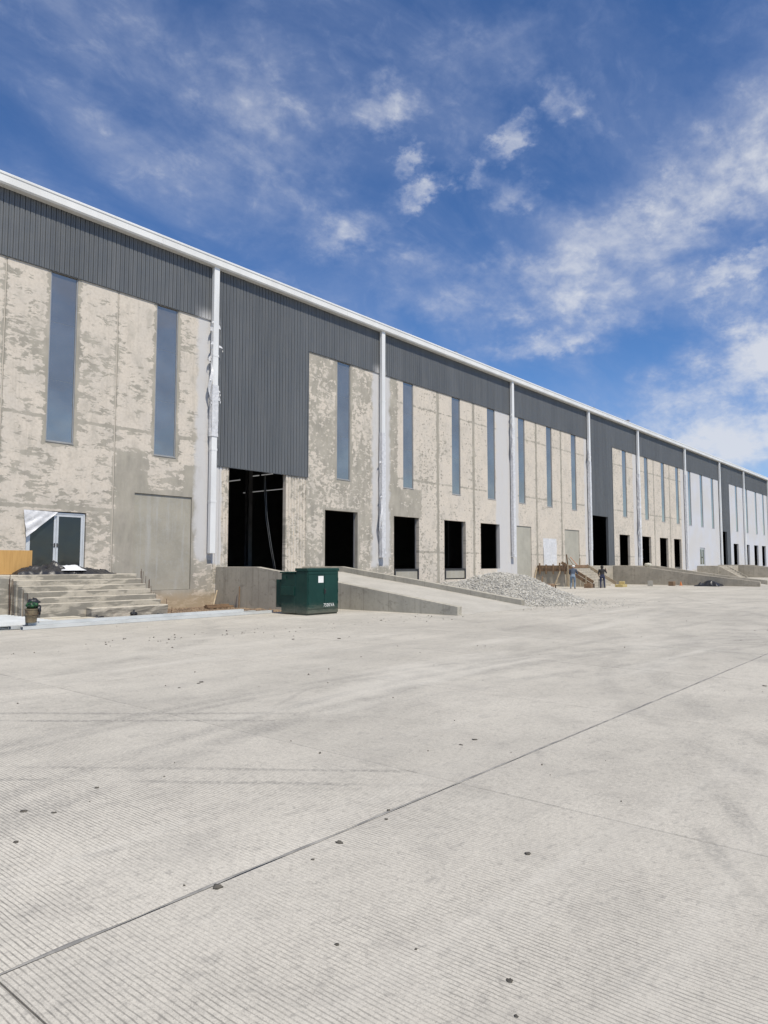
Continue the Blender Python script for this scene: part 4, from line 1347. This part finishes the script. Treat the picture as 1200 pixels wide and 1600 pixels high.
# ------------------------------------------------------------------ left foreground clutter
# white sheet panels laid on the soil
for k, (xa, xb, ya, yb, z) in enumerate(((3.6, 9.95, -6.95, -2.75, -0.02), (3.4, 9.8, -6.85, -2.72, 0.03), (3.8, 9.9, -6.9, -2.78, 0.08))):
    p = MB()
    prf = []
    nrib = 16
    for q in range(nrib):
        y = ya + (yb - ya) * q / nrib
        w = (yb - ya) / nrib
        prf += [(y, z), (y + w * 0.7, z), (y + w * 0.78, z + 0.03), (y + w * 0.92, z + 0.03)]
    prf.append((yb, z))
    i0 = len(p.v)
    for (y, zz) in prf:
        p.v += [(xa, y, zz), (xb, y, zz)]
    for q in range(len(prf) - 1):
        p.f.append((2 * q, 2 * q + 1, 2 * q + 3, 2 * q + 2))
        p.mi.append(0)
    p.box(xa, xb, ya, yb, z - 0.02, z - 0.004)
    o = p.build('sheet_panel', M['panelw'])
    tag(o, ['white sheet metal panel, lowest of the stack before the steps', 'white sheet metal panel in the middle of the stack before the steps', 'white sheet metal panel on top of the stack before the steps'][k], 'metal panel', 'white sheet panels before the steps')
# cream timber strips at the right end of the stack
for k in range(4):
    o = MB().box(9.98 + 0.06 * k, 12.1 - 0.25 * k, -6.3 + 0.5 * k, -5.84 + 0.5 * k, -0.13, 0.0 + 0.02 * k).build('cream_board', M['strip'], bevel=0.005)
    tag(o, 'pale cream board lying on the soil before the lowest step', 'timber', 'cream boards before the steps')
# long white purlins along the edge of the yard
for k, (ya, xa, xb, tone) in enumerate(((-7.62, 8.35, 16.95, 0), (-7.42, 8.7, 17.15, 0), (-7.20, 8.2, 16.6, 0), (-7.0, 8.9, 16.4, 0), (-7.41, 8.55, 15.9, 1))):
    z = 0.006 if tone == 0 else 0.092
    if k in (2, 3):
        z = 0.004
    w = 0.17
    th = 0.008
    p = MB().box(xa, xb, ya, ya + w, z + 0.075, z + 0.083).box(xa, xb, ya, ya + th, z, z + 0.0745).box(xa, xb, ya + w - th, ya + w, z, z + 0.0745)
    p.box(xa, xb, ya + th + 0.001, ya + 0.035, z, z + th).box(xa, xb, ya + w - 0.035, ya + w - th - 0.001, z, z + th)
    o = p.build('steel_purlin', M['panelw'])
    o.rotation_euler = (0, 0, R((0.0, -0.25, 0.3, -0.15, 0.35)[k]))
    tag(o, ['long white steel channel lying along the edge of the yard', 'uppermost white steel channel, laid on top of another at the yard edge'][tone], 'steel channel', 'white steel channels along the yard edge')

# bucket with a green bag
bk = empty('bucket', 'dirty brown bucket with a green and black bag stuffed in its top', 'bucket', (9.15, -7.0, 0.17))
bx_, by_, bz_ = 8.66, -7.38, 0.1755
def lathe(prof_, n_, c, mat, name):
    p = MB()
    for (r_, z) in prof_:
        for j in range(n_):
            a = 2 * math.pi * j / n_
            p.v.append((c[0] + r_ * math.cos(a), c[1] + r_ * math.sin(a), c[2] + z))
    for i in range(len(prof_) - 1):
        for j in range(n_):
            j2 = (j + 1) % n_
            p.f.append((i * n_ + j, i * n_ + j2, (i + 1) * n_ + j2, (i + 1) * n_ + j))
            p.mi.append(0)
    return p.build(name, mat, fix=True)
bk.location = (bx_, by_, bz_)
keep_world(lathe([(0.0, 0.002), (0.135, 0.0), (0.14, 0.02), (0.152, 0.20), (0.165, 0.20), (0.165, 0.225), (0.156, 0.23), (0.162, 0.34), (0.172, 0.34), (0.172, 0.37), (0.155, 0.37), (0.15, 0.30), (0.0, 0.29)], 20, (bx_, by_, bz_), M['bucket'], 'pail'), bk)
def blob(name, c, rx, ry, rz, mat, amp=0.3, seed=0, sub=3, freq=2.2):
    bm = bmesh.new()
    bmesh.ops.create_icosphere(bm, subdivisions=sub, radius=1)
    for v in bm.verts:
        k = 1 + amp * mnoise.fractal(v.co * freq + Vector((seed, seed, seed)), 0.7, 2, 4)
        v.co = Vector((v.co.x * rx * k + c[0], v.co.y * ry * k + c[1], v.co.z * rz * k + c[2]))
    me = bpy.data.meshes.new(name)
    bm.to_mesh(me)
    bm.free()
    me.materials.append(mat)
    me.polygons.foreach_set('use_smooth', [True] * len(me.polygons))
    o = bpy.data.objects.new(name, me)
    COL.objects.link(o)
    return o
keep_world(blob('green_bag', (bx_ - 0.01, by_ - 0.04, bz_ + 0.46), 0.15, 0.13, 0.10, M['bagg'], 0.35, 3), bk)
keep_world(blob('black_bag', (bx_ + 0.05, by_ + 0.02, bz_ + 0.53), 0.15, 0.13, 0.11, M['tarp'], 0.4, 8), bk)
keep_world(blob('black_bag', (bx_ + 0.155, by_ - 0.07, bz_ + 0.33), 0.06, 0.07, 0.12, M['tarp'], 0.6, 5), bk)
keep_world(MB().tube([(bx_ - 0.17, by_, bz_ + 0.34), (bx_ - 0.12, by_ - 0.16, bz_ + 0.24), (bx_, by_ - 0.20, bz_ + 0.20), (bx_ + 0.12, by_ - 0.16, bz_ + 0.24), (bx_ + 0.17, by_, bz_ + 0.34)], 0.006, 5).build('wire_handle', M['rust']), bk)


# crumpled tarpaulins on the landing
def heap(name, x0, x1, y0, y1, z0, hh, mat, seed, nx_=70, ny_=34, ridge=3.0):
    p = MB()
    for j in range(ny_ + 1):
        for i in range(nx_ + 1):
            u, v = i / nx_, j / ny_
            x = x0 + (x1 - x0) * u + 0.05 * mnoise.noise((u * 9, v * 7, seed))
            y = y0 + (y1 - y0) * v + 0.05 * mnoise.noise((u * 9, v * 7, seed + 3))
            env = max(0.0, min(1, 5.5 * min(u, 1 - u), 3.2 * min(v, 1 - v)))
            q = (x * 1.3, y * 1.3, seed)
            a = 1 - abs(mnoise.noise((x * ridge, y * ridge * 0.8, seed)))
            c = 1 - abs(mnoise.noise((x * ridge * 2.3, y * ridge * 2.0, seed + 5)))
            k = 0.35 + 0.9 * mnoise.noise(q) + 0.0
            z = z0 + 0.006 + env ** 0.6 * hh * max(0.06, 0.35 * k + 0.55 * a * a * (0.6 + k * 0.5) + 0.16 * c)
            p.v.append((x, y, z))
    for j in range(ny_):
        for i in range(nx_):
            k = j * (nx_ + 1) + i
            p.f.append((k, k + 1, k + nx_ + 2, k + nx_ + 1))
            p.mi.append(0)
    return p.build(name, mat, fix=False, smooth=True)


ZL = 1.38
tag(heap('tarpaulin', 10.35, 12.35, -2.45, -1.2, ZL, 0.52, M['tarp'], 2.0), 'tall crumpled heap of black plastic tarpaulin beside the orange plywood', 'tarpaulin')
tag(heap('tarpaulin', 12.3, 13.9, -2.45, -1.3, ZL, 0.30, M['tarp'], 9.0), 'low flattened heap of black plastic tarpaulin before the right door leaf', 'tarpaulin')
wt = heap('white_sheeting', 11.9, 12.75, -2.42, -1.75, ZL + 0.13, 0.22, M['tarpw'], 4.0, 30, 20, 2.0)
tag(wt, 'crumpled white plastic sheet lying over the black tarpaulins', 'plastic sheet')
ply = MB().box(8.6, 11.02, -1.92, -1.90, ZL + 0.01, ZL + 0.83).build('plywood_board', M['ply'], bevel=0.003)
tag(ply, 'orange plywood board standing upright on the landing by the glazed door', 'plywood')
MB()

# debris at the foot of the steps and on the soil
for k, (x, y, z, rx, c) in enumerate(((11.9, -4.8, -0.06, 0.22, 'a'), (13.3, -4.66, 0.02, 0.11, 'b'), (14.3, -4.66, -0.10, 0.15, 'c'))):
    o = blob('black_scrap', (x, y, z), rx, 0.12, 0.10, M['tarp'], 0.8, 20 + k)
    tag(o, ['large torn black plastic scrap against the left end of the step footing', 'small black plastic scrap in a hollow of the step footing', 'black plastic scrap at the right end of the step footing'][k], 'plastic scrap')
pal = empty('timber_offcut', 'dark timber offcuts lying on soil at the corner of the ramp', 'timber', (19.5, -1.2, -0.15))
for k in range(3):
    keep_world(MB().box(18.7 + 0.1 * k, 20.05 - 0.08 * k, -1.5 + 0.22 * k, -1.33 + 0.22 * k, -0.17 + 0.05 * (k % 2), -0.09 + 0.06 * (k % 2)).build('board', M['wood']), pal)
keep_world(MB().bar((19.35, -0.95, -0.15), (20.0, -0.35, 0.55), 0.05, 0.03).build('brace', M['woodp']), pal)
keep_world(MB().bar((20.02, -1.9, -0.2), (20.08, -1.85, 0.75), 0.035, 0.03).build('stake', M['wood']), pal)
sc = MB()
rg = random.Random(17)
for k in range(1500):
    x, y = rg.uniform(14.9, 20.0), rg.uniform(-7.0, -0.3)
    z = -0.20 + 0.055 * mnoise.fractal((x * 1.1, y * 1.1, 0), 0.8, 2.0, 5) + 0.05 * max(0, mnoise.noise((x * 3.1, y * 3.1, 4)))
    stone_mesh(sc, (x, y, z + 0.005), rg.uniform(0.015, 0.06), rg)
o = sc.build('soil_clods', M['earth'], fix=False)
tag(o, 'loose brown soil clods and pebbles strewn over the bare strip', 'soil', None, 'stuff')

# specks and clods on the yard
sc = MB()
rg = random.Random(23)
for k in range(330):
    t = rg.random()
    x = rg.uniform(2, 26)
    y = -12.2 - 0.05 * x + rg.gauss(0, 0.55) if t < 0.45 else rg.uniform(-25, -8)
    if y > -8:
        continue
    stone_mesh(sc, (x, y, 0.004), rg.choice((0.006, 0.008, 0.010, 0.012, 0.02)) * (1.5 if t < 0.45 else 0.8), rg)
o = sc.build('mud_crumbs', M['clod'], fix=False)
tag(o, 'scattered dark mud crumbs on the concrete yard', 'mud', None, 'stuff')


def gpix(px_, py_):
    """ground point below a photograph pixel"""
    u, v = (px_ - 600) / 1110, -(py_ - 800) / 1110
    p_, a_ = R(4.1736), R(40.064)
    f_ = math.cos(p_) - v * math.sin(p_)
    dz_ = math.sin(p_) + v * math.cos(p_)
    t = -EYE / dz_
    return (t * (f_ * math.cos(a_) + u * math.sin(a_)), -27.1 + t * (f_ * math.sin(a_) - u * math.cos(a_)))


CL = [(340, 1386, 0.032), (530, 1316, 0.026), (824, 1334, 0.022), (796, 1532, 0.016), (37, 1268, 0.026), (603, 1280, 0.014), (489, 1343, 0.013), (807, 1588, 0.010), (742, 1156, 0.03), (650, 1483, 0.008), (1195, 1072, 0.035), (25, 1316, 0.02), (527, 1476, 0.012), (152, 1231, 0.022), (720, 1164, 0.022), (85, 1270, 0.02), (315, 1066, 0.04), (310, 1068, 0.03), (280, 1075, 0.025), (530, 998, 0.05), (458, 999, 0.04)]
for k, (a_, b_, r_) in enumerate(CL):
    x, y = gpix(a_, b_)
    o = blob('mud_clod', (x, y, r_ * 0.10), r_ * 0.8, r_ * 0.9, r_ * 0.2, M['clod'], 0.7, k * 2.3, 2, 1.8)
    tag(o, {0: 'dark mud clod lying right against the long sealed joint of the yard'}.get(k, 'small dark flattened clod of dried mud on the open concrete yard'), 'mud clod', 'dried mud clods on the yard')

# ------------------------------------------------------------------ formwork and building site at the second steps
fw = empty('timber_formwork', 'brown timber formwork boards nailed round the unfinished concrete steps', 'formwork', (51, -2.4, 0))
kf = lambda o: keep_world(o, fw)
xf = 50.96
kf(MB().box(xf - 0.04, xf, -2.55, -0.1, 1.18, 1.40).build('board', M['wood']))
kf(MB().box(xf - 0.05, xf, -2.6, -0.1, 1.42, 1.63).build('board', M['wood']))
kf(MB().bar((xf - 0.07, -2.2, 1.56), (xf - 0.07, -4.65, 0.12), 0.04, 0.24).build('board', M['wood']))
kf(MB().bar((xf - 0.07, -2.2, 1.86), (xf - 0.07, -4.75, 0.38), 0.045, 0.22).build('board', M['wood']))
kf(MB().bar((55.2, -2.3, 1.62), (55.2, -4.75, 0.2), 0.05, 0.24).build('board', M['woodp']))
kf(MB().box(xf + 0.05, 55.1, -2.46, -2.41, 1.42, 1.66).build('board', M['wood']))
for yy in (-0.35, -0.9, -1.5, -2.05, -2.5):
    kf(MB().box(xf - 0.12, xf - 0.06, yy - 0.05, yy + 0.05, 0.95, 1.80 + 0.1 * math.sin(yy * 9)).build('stake', M['wood']))
for (yy, zt) in ((-2.75, 1.75), (-3.3, 1.3), (-4.2, 0.9)):
    kf(MB().box(xf - 0.17, xf - 0.11, yy - 0.05, yy + 0.05, 0.0, zt).build('stake', M['woodp']))
kf(MB().bar((xf - 0.15, -0.15, 1.45), (xf - 0.75, 0.0 - 0.12, 0.1), 0.09, 0.05).build('brace', M['woodp']))
kf(MB().bar((xf - 0.12, -2.1, 1.2), (xf - 0.7, -1.9, 0.05), 0.08, 0.05).build('brace', M['woodp']))
kf(MB().bar((xf - 0.12, -0.6, 0.8), (xf - 0.5, -0.7, 0.02), 0.07, 0.05).build('brace', M['wood']))
kf(MB().box(54.0, 54.06, -2.30, -2.22, 1.60, 2.2).build('stake', M['woodp']))

tag(MB().bar((52.6, -1.9, 1.6), (52.5, -1.85, 2.5), 0.10, 0.05).build('timber_post', M['wood'], bevel=0.006), 'dark upright timber post standing on the unfinished landing', 'timber')
tag(MB().bar((53.5, -2.0, 1.6), (53.35, -1.6, 2.25), 0.11, 0.04).build('leaning_plank', M['wood'], bevel=0.006), 'dark brown plank leaning on the unfinished landing by the orange one', 'plank')
tag(MB().bar((53.95, -2.1, 1.6), (53.7, -1.6, 2.3), 0.12, 0.04).build('leaning_plank', M['orange'], bevel=0.006), 'orange plank leaning on the unfinished landing beside the dark one', 'plank')
# boards, blocks and scrap on the ground
def lump(name, x0, x1, y0, y1, z0, z1, mat, rz, label, cat, group=None):
    cx, cy = (x0 + x1) / 2, (y0 + y1) / 2
    o = MB().box(x0 - cx, x1 - cx, y0 - cy, y1 - cy, z0, z1).build(name, mat, bevel=0.012)
    o.location = (cx, cy, 0)
    o.rotation_euler = (0, 0, R(rz))
    return tag(o, label, cat, group)
lump('timber_crate', 49.0, 50.0, -5.3, -4.8, 0.0, 0.30, M['wood'], 8, 'low brown timber crate on the ground below the stair formwork', 'crate')
lump('concrete_block', 50.4, 50.8, -5.7, -5.3, 0.0, 0.45, M['block'], 15, 'grey concrete block beside the brown crate below the steps', 'block')
lump('concrete_block', 51.0, 51.4, -5.5, -5.1, 0.0, 0.62, M['block'], -10, 'tall grey concrete block between the two workers at the step foot', 'block')
lump('timber_stack', 52.5, 53.6, -6.3, -5.7, 0.0, 0.2, M['yellow'], 5, 'yellow timber beams on the ground right of the worker in black', 'timber')
lump('timber_stack', 53.0, 53.5, -6.2, -5.8, 0.205, 0.42, M['yellow'], 18, 'short yellow timber piece on top of the yellow beams', 'timber')
lump('concrete_block', 56.2, 56.6, -7.2, -6.8, 0.0, 0.42, M['block'], 20, 'pale concrete block at the foot of the long weathered ramp', 'block')
lump('concrete_block', 58.2, 58.7, -8.2, -7.8, 0.0, 0.35, M['wood'], 0, 'brown block against the long weathered ramp wall', 'block')
wb = empty('wheelbarrow', 'upturned dark wheelbarrow tray lying near the gravel below the formwork', 'wheelbarrow', (46.0, -3.6, 0))
keep_world(MB().prism([(45.3, 0.28), (46.5, 0.34), (46.2, 0.12), (45.5, 0.10)], 'y', -3.9, -3.3).build('tray', M['wood'], bevel=0.02), wb)
keep_world(MB().bar((45.4, -3.85, 0.2), (47.2, -3.85, 0.32), 0.04).bar((45.4, -3.35, 0.2), (47.2, -3.35, 0.32), 0.04).build('handle', M['woodp']), wb)
keep_world(MB().tube([(45.25, -3.66, 0.17), (45.25, -3.54, 0.17)], 0.17, 14).build('wheel', M['black']), wb)
keep_world(MB().box(46.5, 46.56, -3.88, -3.82, 0.0, 0.25).box(46.5, 46.56, -3.38, -3.32, 0.0, 0.25).build('leg', M['rust']), wb)
tag(heap('tarpaulin', 58.6, 60.3, -11.4, -9.6, 0.0, 0.52, M['tarp'], 14.0, 40, 30), 'black tarpaulin heap on the yard against the long weathered ramp', 'tarpaulin')
sk = blob('cement_sack', (60.53, -5.4, 1.66), 0.16, 0.30, 0.16, M['cement'], 0.3, 31)
tag(sk, 'pale yellow paper sack lying on top of the long ramp wall', 'sack')
cn = lathe([(0.0, 0.0), (0.14, 0.0), (0.14, 0.03), (0.09, 0.035), (0.03, 0.33), (0.0, 0.33)], 14, (59.7, -8.3, 0.0), M['orange'], 'traffic_cone')
tag(cn, 'small faded orange cone at the foot of the long weathered ramp', 'cone')


# ------------------------------------------------------------------ people
def person(name, label, loc, yaw, joints, segs, mats):
    """one continuous body: tapered limbs fused by a voxel remesh; colours follow the limb"""
    bm = bmesh.new()
    J = {k: Vector(v) for k, v in joints.items()}
    for (a, b_, ra, rb, mi) in segs:
        pa, pb = J[a], J[b_]
        L = (pb - pa).length
        steps = max(2, int(L / 0.03))
        for s_ in range(steps + 1):
            u = s_ / steps
            r_ = ra + (rb - ra) * u
            sc_ = (1.0, 1.0, 1.0)
            mtx = Matrix.Translation(pa.lerp(pb, u))
            if a in ('pelvis', 'chest', 'waist') and b_ in ('chest', 'waist', 'neckb', 'pelvis'):
                mtx = mtx @ Matrix.Diagonal((1.35, 0.85, 1.0, 1.0))
            bmesh.ops.create_icosphere(bm, subdivisions=2, radius=r_, matrix=mtx)
    me = bpy.data.meshes.new('tmp')
    bm.to_mesh(me)
    bm.free()
    t = bpy.data.objects.new('tmp', me)
    COL.objects.link(t)
    rm = t.modifiers.new('r', 'REMESH')
    rm.mode = 'VOXEL'
    rm.voxel_size = 0.018
    smd = t.modifiers.new('s', 'SMOOTH')
    smd.iterations = 3
    bpy.context.view_layer.update()
    ev = t.evaluated_get(bpy.context.evaluated_depsgraph_get())
    out = bpy.data.meshes.new_from_object(ev)
    bpy.data.objects.remove(t)
    out.name = name
    out.materials.clear()
    for m_ in mats:
        out.materials.append(m_)
    SS = [(J[a], J[b_], ra, rb, mi) for (a, b_, ra, rb, mi) in segs]
    for p in out.polygons:
        c = p.center
        best, bi = 1e9, 0
        for (pa, pb, ra, rb, mi) in SS:
            ab = pb - pa
            u = max(0, min(1, (c - pa).dot(ab) / max(ab.length_squared, 1e-9)))
            dd = (c - pa.lerp(pb, u)).length - (ra + (rb - ra) * u)
            if dd < best:
                best, bi = dd, mi
        p.material_index = bi
        p.use_smooth = True
    o = bpy.data.objects.new(name, out)
    COL.objects.link(o)
    o.location = loc
    o.rotation_euler = (0, 0, R(yaw))
    tag(o, label, 'person')
    return o


M['skin'] = varied('skin', (0.28, 0.16, 0.10), (0.24, 0.13, 0.085), 6, 0.6, 0)
M['shirt_b'] = varied('slate_shirt', (0.065, 0.085, 0.12), (0.045, 0.06, 0.09), 5, 0.9, 0.4, 10, bdist=0.03)
M['jean_l'] = varied('light_jeans', (0.20, 0.26, 0.33), (0.14, 0.19, 0.26), 6, 0.9, 0.4, 10, bdist=0.03)
M['shirt_k'] = varied('black_shirt', (0.018, 0.017, 0.018), (0.03, 0.028, 0.028), 5, 0.9, 0.4, 10, bdist=0.03)
M['jean_d'] = varied('dark_jeans', (0.022, 0.028, 0.06), (0.035, 0.042, 0.08), 6, 0.9, 0.4, 10, bdist=0.03)
M['shoe'] = varied('work_boot', (0.05, 0.035, 0.025), (0.03, 0.022, 0.018), 8, 0.8, 0.2)
M['cap'] = varied('white_cap', (0.72, 0.72, 0.70), (0.6, 0.6, 0.58), 6, 0.8, 0)
M['hair'] = varied('dark_hair', (0.015, 0.012, 0.01), (0.025, 0.02, 0.016), 9, 0.7, 0)


def limbs(shirt, trs, skin, shoe):
    S = [('pelvis', 'waist', 0.115, 0.115, trs), ('waist', 'chest', 0.115, 0.135, shirt), ('chest', 'neckb', 0.135, 0.075, shirt), ('neckb', 'head0', 0.055, 0.055, skin), ('head0', 'head1', 0.085, 0.095, skin), ('head0', 'nose', 0.03, 0.018, skin)]
    for s_ in 'lr':
        S += [('chest', 'sh' + s_, 0.10, 0.075, shirt), ('sh' + s_, 'el' + s_, 0.068, 0.05, shirt), ('el' + s_, 'wr' + s_, 0.048, 0.034, skin if shirt != 9 else shirt), ('wr' + s_, 'ha' + s_, 0.036, 0.03, skin)]
        for f_ in range(4):
            S.append(('ha' + s_, 'f%d%s' % (f_, s_), 0.012, 0.010, skin))
        S.append(('wr' + s_, 'th' + s_, 0.014, 0.011, skin))
        S += [('pelvis', 'hip' + s_, 0.11, 0.10, trs), ('hip' + s_, 'kn' + s_, 0.098, 0.066, trs), ('kn' + s_, 'an' + s_, 0.066, 0.052, trs), ('an' + s_, 'heel' + s_, 0.05, 0.04, shoe), ('heel' + s_, 'toe' + s_, 0.042, 0.034, shoe)]
    return S


def add_hands(j):
    for s_ in 'lr':
        w, h = Vector(j['wr' + s_]), Vector(j['ha' + s_])
        t = (h - w).normalized()
        sd = t.cross(Vector((0, 1, 0)))
        if sd.length < 0.1:
            sd = Vector((1, 0, 0))
        sd.normalize()
        nn = t.cross(sd)
        for f_ in range(4):
            j['f%d%s' % (f_, s_)] = tuple(h + sd * (f_ - 1.5) * 0.026 + t * (0.075, 0.085, 0.08, 0.06)[f_] + nn * 0.025)
        j['th' + s_] = tuple(w + sd * 0.06 + t * 0.07)
    return j


# local frame: x right, y forward
J1 = add_hands(dict(pelvis=(0, -0.06, 0.86), waist=(0, -0.02, 1.0), chest=(0, 0.12, 1.24), neckb=(0, 0.20, 1.40), head0=(0, 0.25, 1.46), head1=(0, 0.29, 1.55), nose=(0, 0.37, 1.45),
          shl=(-0.20, 0.15, 1.32), shr=(0.20, 0.15, 1.32), ell=(-0.27, 0.24, 1.05), elr=(0.27, 0.26, 1.05), wrl=(-0.20, 0.42, 0.90), wrr=(0.20, 0.44, 0.92), hal=(-0.17, 0.49, 0.86), har=(0.17, 0.51, 0.88),
          hipl=(-0.10, -0.05, 0.84), hipr=(0.10, -0.05, 0.84), knl=(-0.13, 0.04, 0.46), knr=(0.12, 0.02, 0.46), anl=(-0.15, -0.02, 0.09), anr=(0.13, -0.06, 0.09), heell=(-0.15, -0.04, 0.045), heelr=(0.13, -0.08, 0.045), toel=(-0.17, 0.15, 0.04), toer=(0.15, 0.11, 0.04)))
p1 = person('person', 'worker in slate shirt and pale jeans bending over the stair formwork, back turned', (47.0, -4.95, 0), -75, J1, limbs(1, 2, 0, 3), [M['skin'], M['shirt_b'], M['jean_l'], M['shoe']])
cap_ = blob('cap', (0, 0.285, 1.575), 0.115, 0.125, 0.085, M['cap'], 0.04, 1)
cap_.parent = p1
J2 = add_hands(dict(pelvis=(0, 0, 0.84), waist=(0, 0.0, 0.99), chest=(0, 0.03, 1.22), neckb=(0, 0.05, 1.38), head0=(0, 0.08, 1.45), head1=(0, 0.09, 1.54), nose=(0, 0.19, 1.46),
          shl=(-0.20, 0.03, 1.30), shr=(0.20, 0.03, 1.30), ell=(-0.27, 0.02, 1.04), elr=(0.30, 0.10, 1.10), wrl=(-0.22, 0.18, 0.88), wrr=(0.28, 0.16, 1.36), hal=(-0.19, 0.23, 0.82), har=(0.24, 0.18, 1.43),
          hipl=(-0.10, 0, 0.82), hipr=(0.10, 0, 0.82), knl=(-0.12, 0.04, 0.45), knr=(0.13, 0.02, 0.45), anl=(-0.12, -0.02, 0.09), anr=(0.15, -0.02, 0.09), heell=(-0.12, -0.04, 0.045), heelr=(0.15, -0.04, 0.045), toel=(-0.15, 0.15, 0.04), toer=(0.19, 0.15, 0.04)))
p2 = person('person', 'worker in black shirt and dark jeans standing upright at the foot of the steps', (49.6, -6.0, 0), -60, J2, limbs(1, 2, 0, 3), [M['skin'], M['shirt_k'], M['jean_d'], M['shoe']])
hr = blob('hood', (0, 0.065, 1.535), 0.115, 0.125, 0.115, M['hair'], 0.06, 2)
hr.parent = p2
